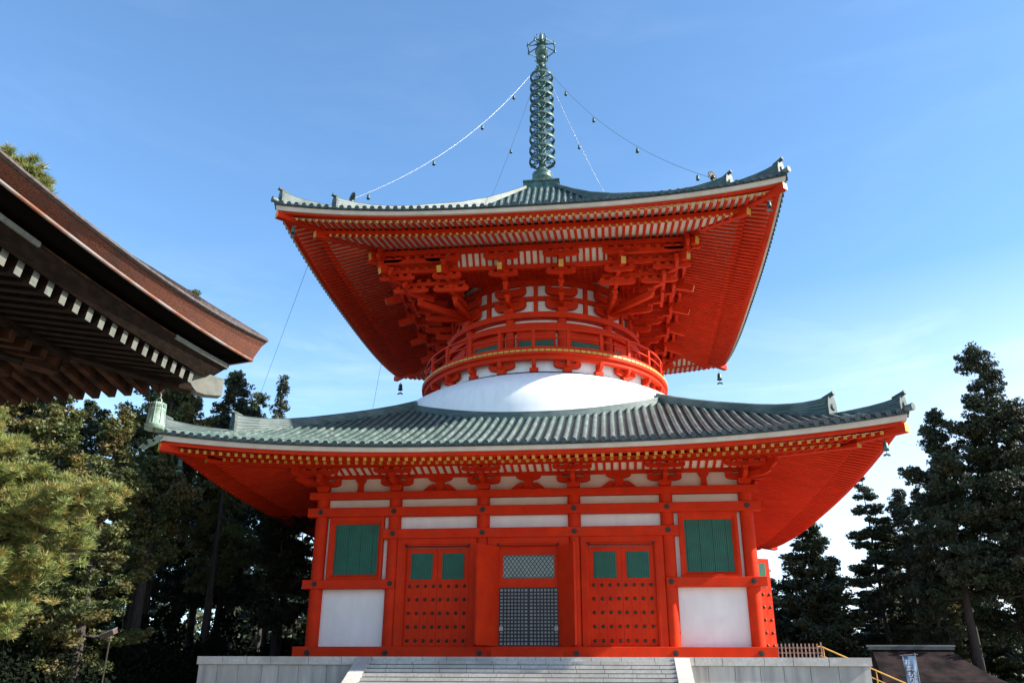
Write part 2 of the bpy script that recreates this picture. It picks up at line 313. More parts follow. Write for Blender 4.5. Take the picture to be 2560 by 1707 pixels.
def door_frame(k, x0, x1, X0, X1, zt, open_=True):
    b = MB(rotz(k)); zb = 3.425
    y0, y1 = -10.62, -10.30
    # jambs and head with a chamfered inner moulding
    b.box(X0,x0-0.10,y0,y1,zb,8.378,RED); b.box(x1+0.10,X1,y0,y1,zb,8.378,RED)
    b.prism([(0,0),(0.10,0),(0.10,-0.24),(0.06,-0.30),(0,-0.30)], (x0-0.099,y1,zb),(1,0,0),(0,1,0),(0,0,zt-zb+0.12),RED)
    b.prism([(0,0),(-0.10,0),(-0.10,-0.24),(-0.06,-0.30),(0,-0.30)], (x1+0.099,y1,zb),(1,0,0),(0,1,0),(0,0,zt-zb+0.12),RED)
    b.box(x0-0.099,x1+0.099,y0,y1,zt+0.12,8.377,RED)
    b.prism([(0,0),(-0.32,0.0),(-0.32,0.09),(-0.20,0.24),(-0.08,0.24),(0,0.24)], (x0-0.3,y1-0.003,zt+0.0),(0,1,0),(0,0,1),(x1-x0+0.6,0,0),RED)
    b.box(X0,X1,-10.40,y1,3.40,3.50,RED)
    return b.build('door_frame', pag)
def rod(k, x0, x1, z):
    b = MB(rotz(k)); b.tube([(x0,-10.68,z),(x1,-10.68,z)],0.014,6,BRONZE)
    for x in (x0+0.03,x1-0.03):
        b.tube([(x,-10.68,z),(x,-10.64,z+0.06),(x,-10.55,z+0.09)],0.02,6,BRONZE)
        b.lathe([(0.0,-0.05),(0.05,-0.035),(0.065,0),(0.05,0.035),(0,0.05)],10,BRONZE,c=(x,-10.70,z+0.05))
    b.build('curtain_rod', pag)
for k in range(4):
    for (x0,x1) in ((-5.93,-2.86),(2.86,5.93)):
        X0,X1 = (-6.36,-2.50) if x0<0 else (2.50,6.36)
        door_frame(k,x0,x1,X0,X1,7.98); xm = (x0+x1)/2; w = (x1-x0)/2
        st = k in (0,)
        if k == 1 and x0 < 0:      # opened outward on the right side
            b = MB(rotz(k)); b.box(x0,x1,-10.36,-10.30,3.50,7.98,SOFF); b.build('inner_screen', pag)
            leaf(k, x0, -10.62, -PI/2+0.40, 1.45, 3.46, 7.95, face=-1, studs=True, mirror=1)
            leaf(k, x1, -10.62, -PI/2+0.05, 1.45, 3.46, 7.95, face=1, studs=False)
        else:
            leaf(k,x0,-10.36,0,w,3.46,7.93,studs=st); leaf(k,xm,-10.36,0,w,3.46,7.93,studs=st,mirror=-1)
        rod(k,x0-0.02,x1+0.02,7.99)
    # centre bay
    door_frame(k,-1.40,1.40,-1.95,1.95,7.98)
    b = MB(rotz(k)); b.box(-1.40,1.40,-10.43,-10.31,6.07,6.49,RED); b.box(-1.40,1.40,-10.43,-10.31,7.57,7.99,RED); b.box(-1.40,-1.23,-10.43,-10.31,6.491,7.569,RED); b.box(1.23,1.40,-10.43,-10.31,6.491,7.569,RED); b.build('lintel_rail', pag)
    # lattice transom
    b = MB(rotz(k)); b.box(-1.23,1.23,-10.35,-10.32,6.49,7.57,PAPER); b.box(-1.23,1.23,-10.42,-10.37,7.54,7.568,GREEN); b.box(-1.23,1.23,-10.42,-10.37,6.492,6.52,GREEN)
    px, pz = 0.19, 0.26
    for j in range(-8,22):
        for sg in (1,-1):
            # line x = xs + sg*(z-6.49)*px/pz
            xa = -1.23+j*px; za = 6.50; xb = xa+sg*1.06*px/pz; zb_ = 7.56
            pts = [(xa,za),(xb,zb_)]
            sl_ = sg*px/pz
            def clip(xa,za,xb,zb_):
                lo, hi = -1.225, 1.225
                if sl_ > 0: z0_ = max(za, za+(lo-xa)/sl_); z1_ = min(zb_, za+(hi-xa)/sl_)
                else: z0_ = max(za, za+(hi-xa)/sl_); z1_ = min(zb_, za+(lo-xa)/sl_)
                return z0_, z1_
            z0_, z1_ = clip(xa,za,xb,zb_)
            if z1_-z0_ > 0.05:
                yy = -10.385 if sg>0 else -10.40
                b.beam((xa+(z0_-za)*sl_,yy,z0_),(xa+(z1_-za)*sl_,yy,z1_),0.014,0.040,GREEN,up=(0,1,0)) if False else b.beam((xa+(z0_-za)*sl_,yy,z0_),(xa+(z1_-za)*sl_,yy,z1_),0.036,0.014,GREEN,up=(0,-1,0))
    b.build('lattice_transom', pag)
    # grid doors
    for (x0,x1) in ((-1.40,-0.002),(0.002,1.40)):
        b = MB(rotz(k)); b.box(x0,x1,-10.335,-10.32,3.50,6.07,PAPER)
        y0,y1 = -10.41,-10.34; fwid = 0.055
        b.box(x0,x1,y0,y1,3.46,3.46+fwid,BLACK); b.box(x0,x1,y0,y1,6.07-fwid,6.068,BLACK)
        b.box(x0,x0+fwid,y0,y1,3.517,6.012,BLACK); b.box(x1-fwid,x1,y0,y1,3.517,6.012,BLACK)
        nx, nz_ = 8, 16
        for i in range(1,nx): x = x0+fwid+(x1-x0-2*fwid)*i/nx; b.box(x-0.032,x+0.032,-10.40,-10.37,3.517,6.012,BLACK)
        for i in range(1,nz_): z = 3.515+2.5*i/nz_; b.box(x0+fwid,x1-fwid,-10.395,-10.363,z-0.034,z+0.034,BLACK)
        gd = b.build('grid_door', pag)
        b = MB(rotz(k)); xx = x0+0.03 if x0<-1 else x1-0.20; b.box(xx,xx+0.17,-10.425,-10.412,4.14,4.32,PAPER); b.build('paper_label', gd)
    if k in (0,1):
        ang = math.atan2(-1.25,-0.78)
        leaf(k,-1.46,-10.63,ang,1.50,3.46,7.93,face=-1,studs=False)
        leaf(k, 1.46,-10.63,math.atan2(-1.25,0.78),1.50,3.46,7.93,face=1,studs=False)
    rod(k,-1.46,1.46,7.99)

# ---- lower brackets
def boat(L, h, t=0.5):
    pts = [(-L,h),(-L,h*0.55)]
    for i in range(7): a = i/6*PI/2; pts.append((-L+ (1-math.cos(a))*L*t, h*0.55*(1-math.sin(a))))
    r = [(-x,z) for x,z in reversed(pts)]
    return pts+r
def block(b, x, y, z, w, h, d=None):       # bearing block with tapered lower half
    d = d or w; a = w/2; c = d/2; P = []
    for zz,f in ((z,0.72),(z+h*0.45,1.0),(z+h,1.0)): P += [(x-a*f,y-c*f,zz),(x+a*f,y-c*f,zz),(x+a*f,y+c*f,zz),(x-a*f,y+c*f,zz)]
    F = [(3,2,1,0),(8,9,10,11)]+[(L*4+j,L*4+(j+1)%4,(L+1)*4+(j+1)%4,(L+1)*4+j) for L in (0,1) for j in range(4)]
    b.add(P,F,RED)
def arm_x(b, x, y, z, L, h, w, t=0.5):     # parallel to wall
    b.prism(boat(L,h,t),(x,y-w/2,z),(1,0,0),(0,0,1),(0,w,0),RED)
def arm_y(b, x, y0, y1, z, h, w):    # projecting outwards to y1 with curved underside
    L = abs(y1-y0); s_ = -1
    pts = [(0,h),(0,0)]+[(L-0.32+0.32*math.sin(i/5*PI/2), h*0.6*(1-math.cos(i/5*PI/2))) for i in range(6)]+[(L,h)]
    b.prism(pts,(x-w/2,y0,z),(0,s_,0),(0,0,1),(w,0,0),RED)
for k in range(4):
    for i,x in enumerate(CX):
        if i == 5: continue
        b = MB(rotz(k)); e = 0.002*k
        y = -10.37
        block(b,x,y,10.70+e,0.62,0.33)
        if i == 0:
            # corner: arms along both faces and the diagonal
            arm_x(b,x,y,11.03+e,0.82,0.27,0.20); 
            bm = b.M; b.M = rotz(k)@Matrix.Rotation(-PI/2,4,'Z'); arm_x(b,10.35,-10.37,11.032+e,0.82,0.27,0.20)
            for xo in (-0.68,0,0.68): block(b,10.35+xo,-10.37,11.302+e,0.30,0.14)
            arm_x(b,10.35,-11.45,11.44+e,0.95,0.20,0.20)
            for xo in (-0.8,-0.27,0.27,0.8): block(b,10.35+xo,-11.45,11.64+e,0.28,0.12)
            arm_y(b,10.35,-10.37,-11.5,11.06+e,0.30,0.20); block(b,10.35,-11.45,11.352+e,0.3,0.12)
            b.M = bm
            b.prism([(0,0.3),(0,0),(1.25,0),(1.62,0.12),(1.62,0.3)],(x+0.07,y-0.07,11.05+e),(-0.7071,-0.7071,0),(0,0,1),(-0.14,0.14,0),RED)
            b.prism([(0,0.32),(0,0),(1.7,-0.10),(1.95,0.06),(1.95,0.32)],(x+0.07,y-0.07,11.43+e),(-0.7071,-0.7071,0),(0,0,1),(-0.14,0.14,0),RED)
        else: arm_x(b,x,y,11.03+e,0.82,0.27,0.20)
        arm_y(b,x,-10.37,-11.50,11.031+e,0.31,0.21)
        for xo in (-0.68,0,0.68): block(b,x+xo,y,11.30+e,0.30,0.14)
        block(b,x,-11.45,11.34+e,0.30,0.13)
        arm_x(b,x,-11.45,11.44+e,0.95,0.20,0.20)
        for xo in (-0.8,-0.27,0.27,0.8): block(b,x+xo,-11.45,11.64+e,0.28,0.12)
        b.build('bracket', pag)
    b = MB(rotz(k)); b.box(-10.9,10.9,-10.45,-10.27,11.42+0.003*k,11.63+0.003*k,RED); b.build('wall_beam', pag)
    b = MB(rotz(k)); b.box(-12.0,12.0,-11.56,-11.34,11.745+0.003*k,11.90+0.003*k,RED); b.build('eave_purlin', pag)
    # ribbed cove between wall beam and purlin
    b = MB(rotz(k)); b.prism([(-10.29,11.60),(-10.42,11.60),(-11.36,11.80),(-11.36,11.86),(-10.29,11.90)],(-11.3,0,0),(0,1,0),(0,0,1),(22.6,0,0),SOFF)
    n = 57
    for i in range(-n//2,n//2+1):
        x = i*0.375
        b.beam((x,-10.40,11.575),(x,-11.36,11.775),0.13,0.06,RED)
    b.build('cove_ceiling', pag)
    # frog-leg struts and flared posts
    for i in range(5):
        xm = (CX[i]+CX[i+1])/2; b = MB(rotz(k))
        if i in (0,4):
            b.prism([(-0.24,0),(0.24,0),(0.14,0.12),(0.13,0.45),(0.26,0.62),(0.26,0.72),(-0.26,0.72),(-0.26,0.62),(-0.13,0.45),(-0.14,0.12)],(xm,-10.44,10.701),(1,0,0),(0,0,1),(0,0.2,0),RED)
        else:
            legs = [(0.16,0.0),(0.92,0.0),(0.80,0.10),(0.55,0.30),(0.40,0.37),(0.28,0.35),(0.20,0.27),(0.21,0.19),(0.27,0.21),(0.31,0.16),(0.27,0.10),(0.17,0.09)]
            b.prism(legs,(xm,-10.44,10.701),(1,0,0),(0,0,1),(0,0.18,0),RED)
            b.prism([(-x,z) for x,z in reversed(legs)],(xm,-10.44,10.701),(1,0,0),(0,0,1),(0,0.18,0),RED)
            b.box(xm-0.21,xm+0.21,-10.50,-10.28,10.702,11.26,RED)
            top = [(-0.62,0.24),(-0.60,0.14),(-0.48,0.05),(-0.22,0.0),(0.22,0.0),(0.48,0.05),(0.60,0.14),(0.62,0.24)]
            b.prism(top,(xm,-10.46,11.19),(1,0,0),(0,0,1),(0,0.18,0),RED)
        b.build('strut', pag)

# ---- roofs
def interp(tab, r): return float(np.interp(r, [a for a,_ in tab], [c for _,c in tab]))
LM = [(6.5,16.25),(6.84,16.10),(8.5,15.22),(9.6,14.62),(10.3,14.28),(11.6,13.60),(13.0,12.92),(14.2,12.36),(15.3,11.86),(16.4,11.45)]
LH = [(6.5,16.25),(6.84,16.10),(8.55,15.30),(9.6,14.80),(10.33,14.46),(11.6,13.88),(12.97,13.34),(14.2,12.92),(15.28,12.62),(16.4,12.38)]
UM = [(1.0,33.85),(1.2,33.68),(3.5,31.0),(5,29.55),(6.45,28.35),(8.4,26.95),(10,26.1),(11.2,25.63),(12.4,25.27),(13.5,25.00)]
UH = [(1.0,33.85),(1.2,33.68),(3.5,31.15),(5,29.95),(6.45,28.98),(8.4,27.80),(10,27.15),(11,26.80),(12.2,26.38),(13.5,25.96)]
def roofz(M_, H_, s, r):
    m_ = interp(M_, r); h = interp(H_, r); return m_+(h-m_)*(abs(s)/r)**2.7
def roof(name, E, M_, H_, rstop, zw, zwb_mid, zwb_rise, wh_top_rise, sq, rd, red_bottom, tilep, dome, inner):
    # sq=(r_end,z_mid,coef,slope,size) rd=(r_end,z_mid,coef,slope,r_in,dia)
    base = None
    P_ = 2.7
    rise = lambda s, A: A*(abs(s)/E)**P_
    root = MB(); segs = 44
    for k in range(4):
        b = root; b.M = rotz(k)
        rows = [E-(E-rstop)*i/16 for i in range(17)]
        P = []; F = []
        for r in rows:
            for j in range(segs+1):
                s = r*(-1+2*j/segs); P.append((s,-r,roofz(M_,H_,s,r)))
        for i in range(16):
            for j in range(segs): F.append((i*(segs+1)+j,i*(segs+1)+j+1,(i+1)*(segs+1)+j+1,(i+1)*(segs+1)+j))
        b.add(P,F,TILED,True)
        # front lip under the tiles
        def lip(t):
            q = -1+2*t; s = q*E; z = roofz(M_,H_,s,E)
            return [(s,-E-0.02,z-0.10),(s,-E-0.02,z+0.02),(q*(E-0.3),-(E-0.3),z+0.04),(q*(E-0.3),-(E-0.3),z-0.10)]
        b.sweep(lip,segs,TILED)
        n = int(round(2*E/tilep)); p = 2*E/n; rr = p*0.26
        for i in range(n+1):
            s = -E+p*i
            if abs(s) > E-0.05: continue
            re = max(abs(s)+0.05, rstop)
            if dome and abs(s) < 6.9: re = math.sqrt(dome**2-s*s)
            if E-re < 0.25: continue
            nn = max(2,int((E-re)/0.7)); P = []; F = []; J = 7
            for q in range(nn+1):
                r = E+0.06-(E+0.06-re)*q/nn; z = roofz(M_,H_,s,min(r,E))
                for j in range(J):
                    a = PI*j/(J-1); P.append((s+rr*math.cos(a),-r,z+0.015+rr*1.15*math.sin(a)))
            for q in range(nn):
                for j in range(J-1): F.append((q*J+j,q*J+j+1,(q+1)*J+j+1,(q+1)*J+j))
            b.add(P,F,TILE,True)
            z = roofz(M_,H_,s,E)+0.03
            b.cyl((s,-E-0.10,z),(s,-E-0.03,z),rr*1.12,14,TILED)
    R_ = root.build(name, pag)
    # boards
    for k in range(4):
        b = MB(rotz(k)); e = 0.0
        def wb(t):
            q = -1+2*t; s = q*(E-0.12); zt = roofz(M_,H_,q*E,E)-0.10; z0 = zwb_mid+rise(s,zwb_rise)
            return [(q*(E-0.10),-(E-0.10),z0),(q*(E-0.05),-(E-0.05),zt),(q*(E-0.5),-(E-0.5),zt),(q*(E-0.5),-(E-0.5),z0)]
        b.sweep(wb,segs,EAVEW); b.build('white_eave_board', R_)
        b = MB(rotz(k))
        sqr, sqz, sqc, sqs, sqw = sq
        def kb(t):
            q = -1+2*t; s = q*E; z0 = sqz+sqw/2+rise(s,sqc)+0.005; z1 = zwb_mid+rise(s,zwb_rise)-0.003
            ro, ri = E-0.25, sqr-0.22
            return [(q*ro,-ro,z0),(q*ro,-ro,z1),(q*ri,-ri,z1+0.06),(q*ri,-ri,z0)]
        b.sweep(kb,segs,RED); b.build('eave_beam', R_)
        rdr, rdz, rdc, rds, rdi, rdd = rd
        def zsq(s,r):
            f = min(1,max(0,(r-(rdi))/(sqr-rdi))); return sqz+(sqr-r)*sqs+rise(s*E/E,sqc)*f
        def zrd(s,r):
            f = min(1,max(0,(r-rdi)/(rdr-rdi))); return rdz+(rdr-r)*rds+rise(s,rdc)*f
        b = MB(rotz(k))
        def kio(t):
            q = -1+2*t; s = q*rdr; z0 = rdz+rdd/2+rise(s,rdc)+0.0; 
            ro, ri = rdr-0.03, rdr-0.28; z1 = max(z0+0.05, zsq(s,rdr)-sqw/2-0.004)
            return [(q*ro,-ro,z0),(q*ro,-ro,z1),(q*ri,-ri,z1+0.06),(q*ri,-ri,z0)]
        b.sweep(kio,segs,RED); b.build('second_eave_beam', R_)
        # soffit boards above both tiers
        b = MB(rotz(k))
        for (ra,rb,fz,h) in ((sqr+0.0,rdr-0.25,zsq,sqw/2+0.002),(rdr-0.1,inner,zrd,rdd/2+0.002)):
            n_r = 5; P = []; F = []
            for i in range(n_r+1):
                r = ra+(rb-ra)*i/n_r
                for j in range(segs+1): s = r*(-1+2*j/segs); P.append((s,-r,fz(s,r)+h))
            for i in range(n_r):
                for j in range(segs): F.append((i*(segs+1)+j,(i+1)*(segs+1)+j,(i+1)*(segs+1)+j+1,i*(segs+1)+j+1))
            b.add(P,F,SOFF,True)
        b.build('soffit_board', R_)
        n = int(sqr/0.375); mass = MB(rotz(k)); indiv = (k == 0 and dome)
        for i in range(-n,n+1):
            s = i*0.375+ (0.0)
            for tier in (0,1):
                if tier == 0:
                    if abs(s) > sqr-0.35: continue
                    r1 = sqr; r0 = max(abs(s)+0.12, rdr-0.22); z1 = zsq(s,r1); z0 = zsq(s,r0)
                    if r1-r0 < 0.15: continue
                    bb = MB(rotz(k)) if indiv else mass
                    bb.beam((s,-r0,z0),(s,-r1,z1),sqw*0.92,sqw,RED,endm=YEL)
                    if indiv: bb.build('square_rafter', R_)
                else:
                    if abs(s) > rdr-0.45: continue
                    r1 = rdr; r0 = max(abs(s)+0.12, inner+0.02); z1 = zrd(s,r1); z0 = zrd(s,r0); rm = (r0+r1)/2
                    if r1-r0 < 0.15: continue
                    bb = MB(rotz(k)) if indiv else mass
                    if r0 < rdi < r1:
                        bb.beam((s,-r0,z0),(s,-rdi,zrd(s,rdi)),rdd,rdd,RED,n=8); bb.beam((s,-rdi,zrd(s,rdi)),(s,-r1,z1),rdd,rdd,RED,endm=YEL,n=10)
                    else: bb.beam((s,-r0,z0),(s,-r1,z1),rdd,rdd,RED,endm=YEL,n=10)
                    if indiv: bb.build('round_rafter', R_)
        if not indiv: o = mass.build('rafter_rows', R_); o['kind'] = 'stuff'
        # hip rafters
        b = MB(rotz(k)); d = Vector((-1,-1,0)).normalized()
        re = sqr+0.42; zt = sqz+sqw/2+sqc*((re/E)**P_)+0.05
        rin = inner
        zin = zrd(rin,rin)
        b.beam((-rdr+0.7,-rdr+0.7,zt-0.32+0.12),(-re,-re,zt-0.17),0.34,0.36,RED,endm=YEL)
        z2 = rdz+rdc*((rdr/E)**P_)
        b.beam((-rin,-rin,zin-0.15),(-rdr-0.10,-rdr-0.10,z2-0.02),0.34,0.38,RED,endm=YEL)
        b.build('hip_rafter', R_)
    return R_
low = roof('lower_roof',16.4,LM,LH,6.6,None,11.18,0.86,0.95,(15.85,10.95,0.82,0.30,0.155),(14.62,11.10,0.60,0.27,11.4,0.165),None,0.42,9.75,10.30)
upr = roof('upper_roof',13.5,UM,UH,1.15,None,24.71,0.90,0.95,(12.95,24.58,0.80,0.27,0.15),(11.65,24.50,0.62,0.275,8.7,0.16),None,0.42,None,5.9)

def ridge(k, pts, w, name, parent, cap=True, capr=0.0):       # pts: (r, zbase, ztop) on the diagonal (-r,-r)
    b = MB(rotz(k)); n = len(pts); d = Vector((-1,-1,0)).normalized(); sd = Vector((1,-1,0)).normalized(); P = []
    lay = 5
    for r,z0,z1 in pts:
        c = Vector((-r,-r,0)); prof = []
        for L in range(lay):
            wa = w/2*(1-0.10*L/lay); za = z0+(z1-0.07-z0)*L/lay; zb = z0+(z1-0.07-z0)*(L+1)/lay
            prof += [(wa,za),(wa,zb-0.02),(wa-0.03,zb-0.015),(wa-0.03,zb)]
        prof += [(w*0.42,z1-0.06),(w*0.26,z1),(0,z1+0.03)]
        full = prof+[(-a,z) for a,z in reversed(prof[:-1])]
        P.append([c+sd*a+Vector((0,0,z)) for a,z in full])
    kk = len(P[0]); V = [p for q in P for p in q]
    F = [(i*kk+j,i*kk+(j+1)%kk,(i+1)*kk+(j+1)%kk,(i+1)*kk+j) for i in range(n-1) for j in range(kk)]+[tuple(range(kk)),tuple(range((n-1)*kk,n*kk))]
    b.add(V,F,RIDGE)
    if cap:
        r,z0,z1 = pts[-1]; c = Vector((-r,-r,0)); W = w/2+0.09; H = z1-z0
        poly = [(-W,-0.12),(W,-0.12),(W*1.05,H*0.55),(W*0.75,H*0.95),(W*0.3,H+0.10),(-W*0.3,H+0.10),(-W*0.75,H*0.95),(-W*1.05,H*0.55)]
        b.prism(poly, c+d*0.0+Vector((0,0,z0)), sd, (0,0,1), d*0.13, ONI)
        p0 = c+d*(-0.30)+Vector((0,0,z1-0.03)); p1 = c+d*0.24+Vector((0,0,z1+0.13)); b.cyl(p0,p1,0.10,12,ONI)
        b.cyl(p1,p1+(p1-p0).normalized()*0.03,0.12,12,ONI)
        cc = c+d*0.13+Vector((0,0,z0+H*0.45)); b.cyl(cc,cc+d*0.07,W*0.55,14,ONI,r1=W*0.35)
    return b.build(name, parent)
def corner_tile(k, r, z, parent):
    b = MB(rotz(k)); d = Vector((-1,-1,0)).normalized(); p0 = Vector((-r+0.7,-r+0.7,z-0.10)); p1 = Vector((-r,-r,z+0.03))+d*0.16
    b.cyl(p0,p1,0.15,12,TILE); b.cyl(p1,p1+d*0.04,0.17,14,ONI); b.build('corner_tile', parent)
lz = lambda r: interp(LH,r)
for k in range(4):
    rs = [6.78,7.6,8.57,9.5,10.36,11.2,12.0,12.6,13.05,13.5,13.92]
    tops = [16.68,16.2,15.70,15.26,14.88,14.52,14.22,14.05,13.95,13.90,13.90]
    ridge(k,[(r,lz(r)-0.05,t-0.02) for r,t in zip(rs,tops)],0.48,'ridge',low)
    rs = [13.95,14.4,14.87,15.3,15.75,16.0,16.2]; tops = [13.13,13.08,13.05,13.03,13.04,13.07,13.12]
    ridge(k,[(r,lz(r)-0.05,t-0.05) for r,t in zip(rs,tops)],0.40,'ridge_end',low)
    corner_tile(k,16.42,12.50,low)
    uz = lambda r: interp(UH,r)
    rs = [1.15,2.3,3.51,5.0,6.45,7.4,8.41,9.4,10.2,10.7,10.98]; tops = [34.0,32.85,31.75,30.62,29.70,29.08,28.50,28.05,27.80,27.70,27.68]
    ridge(k,[(r,uz(r)-0.05,t-0.04) for r,t in zip(rs,tops)],0.44,'ridge',upr)
    rs = [11.0,11.6,12.2,12.7,13.05,13.22]; tops = [27.12,26.95,26.83,26.78,26.80,26.84]
    ridge(k,[(r,uz(r)-0.05,t-0.04) for r,t in zip(rs,tops)],0.38,'ridge_end',upr)
    corner_tile(k,13.48,26.12,upr)

# ---- dome and flashing
b = MB(); b.lathe([(9.75,13.9),(9.74,15.3),(9.68,16.0),(9.52,16.5),(9.25,16.85),(8.85,17.18),(8.4,17.46),(7.9,17.70),(7.45,17.88),(7.2,17.95),(7.02,17.97),(7.0,18.02),(7.0,19.0)],128,DOMEW); b.build('dome', pag)
b = MB(); b.ring(7.0,7.24,17.93,18.03,BRONZE,n=128); b.build('dome_band', pag)
b = MB()
def fl(t):
    a = 2*PI*t; R = 9.78; x, y = R*math.sin(a), -R*math.cos(a); r = max(abs(x),abs(y)); s = min(abs(x),abs(y)); z = roofz(LM,LH,s,r)
    o1 = 9.95; c, q = math.sin(a), -math.cos(a)
    return [(9.70*c,9.70*q,z-0.2),(o1*c,o1*q,z-0.2),(o1*c,o1*q,z+0.20),(9.88*c,9.88*q,z+0.22),(9.88*c,9.88*q,z+0.36),(9.72*c,9.72*q,z+0.38)]
b.sweep(fl,160,RIDGE); b.build('dome_flashing', low)

# ---- balcony
b = MB(); b.ring(6.0,7.74,18.95,19.15,RED,n=120); b.ring(7.6,7.78,18.90,19.035,RED,n=120)
n = 146
for i in range(n):
    a0 = 2*PI*i/n+0.003; a1 = 2*PI*(i+1)/n-0.004; P = []
    for (R,z) in ((7.70,19.04),(7.80,19.04),(7.80,19.17),(7.70,19.17)):
        for a in (a0,a1): P.append((R*math.sin(a),-R*math.cos(a),z))
    b.add(P,[(0,1,3,2),(2,3,5,4),(4,5,7,6),(0,2,4,6),(1,7,5,3)],YEL)
bal = b.build('balcony', pag)
b = MB(); b.ring(7.30,7.62,18.64,18.945,RED,n=120); b.build('balcony_beam', bal)
A24 = [2*PI*i/24 for i in range(24)]
def rad(a): return Matrix.Rotation(a,4,'Z')
for i,a in enumerate(A24):
    b = MB(rad(a))
    if i % 2:      # bracket with side arms
        b.prism(boat(0.78,0.30),(0,-7.26,18.26),(1,0,0),(0,0,1),(0,0.20,0),RED)
        for xo in (-0.6,0.6): block(b,xo,-7.15,18.55,0.28,0.12)
    b.box(-0.24,0.24,-7.30,-6.9,18.03,18.25,RED)
    b.prism([(-6.9,18.22),(-7.25,18.22),(-7.50,18.36),(-7.58,18.52),(-7.58,18.655),(-6.9,18.655)],(-0.10,0,0),(0,1,0),(0,0,1),(0.20,0,0),RED)
    b.build('balcony_bracket', bal)
b = MB(); b.ring(7.44,7.56,20.40,20.50,RED,n=120); b.build('top_rail', bal)
b = MB(); b.ring(7.46,7.54,19.93,20.00,RED,n=120); b.build('middle_rail', bal)
b = MB(); b.ring(7.42,7.58,19.20,19.42,RED,n=120); b.build('bottom_rail', bal)
for a in A24:
    b = MB(rad(a)); b.box(-0.085,0.085,-7.59,-7.42,19.17,20.40,RED); b.build('rail_post', bal)

# ---- drum
b = MB(); b.lathe([(5.72,18.5),(5.72,24.9)],120,WHITE); b.build('drum_wall', pag)
b = MB(); b.ring(5.7,6.22,21.80,22.15,RED,n=120); b.build('drum_beam', pag)
b = MB(); b.ring(5.7,6.20,21.03,21.46,RED,n=120); b.build('drum_beam', pag)
b = MB(); b.ring(5.7,6.20,19.16,19.50,RED,n=120); b.build('drum_sill', pag)
b = MB(); b.ring(5.7,5.92,23.02,23.27,RED,n=120); b.build('drum_band', pag)
b = MB(); b.ring(5.7,5.94,24.02,24.45,RED,n=120); b.build('drum_band', pag)
COLA = [PI/12+2*PI*i/12 for i in range(12)]
for i,a in enumerate(COLA):
    b = MB(rad(a)); b.cyl((0,-5.88,19.17),(0,-5.88,22.3),0.27,18,RED); b.build('drum_column', pag)
    am = a+PI/12; b = MB(rad(am))
    if i % 3 == 2 or i%3==1 or True:
        for sx in (-1,1):
            pass
        b.box(-1.14,1.14,-5.90,-5.70,20.46,21.05,RED); b.box(-1.14,-1.02,-5.90,-5.70,19.5,20.459,RED); b.box(1.02,1.14,-5.90,-5.70,19.5,20.459,RED)
        sl2 = MB(rad(am)); slats(sl2,-1.0,1.0,19.52,20.45,-5.84,pitch=0.14,joints=0)
        o = b.build('drum_window', pag); sl2.build('green_bars', o)
    b = MB(rad(am)); b.box(-0.12,0.12,-5.90,-5.66,22.15,24.5,RED); b.build('drum_strut', pag)
    b = MB(rad(a))
    block(b,0,-5.98,22.15,0.60,0.30)
    for z in (22.42,23.30):
        b.prism(boat(0.98,0.50,0.55),(0,-6.02,z),(1,0,0),(0,0,1),(0,0.22,0),RED)
        for xo in (-0.78,0.78): block(b,xo,-5.92,z+0.5,0.30,0.13)
    b.build('drum_arm', pag)
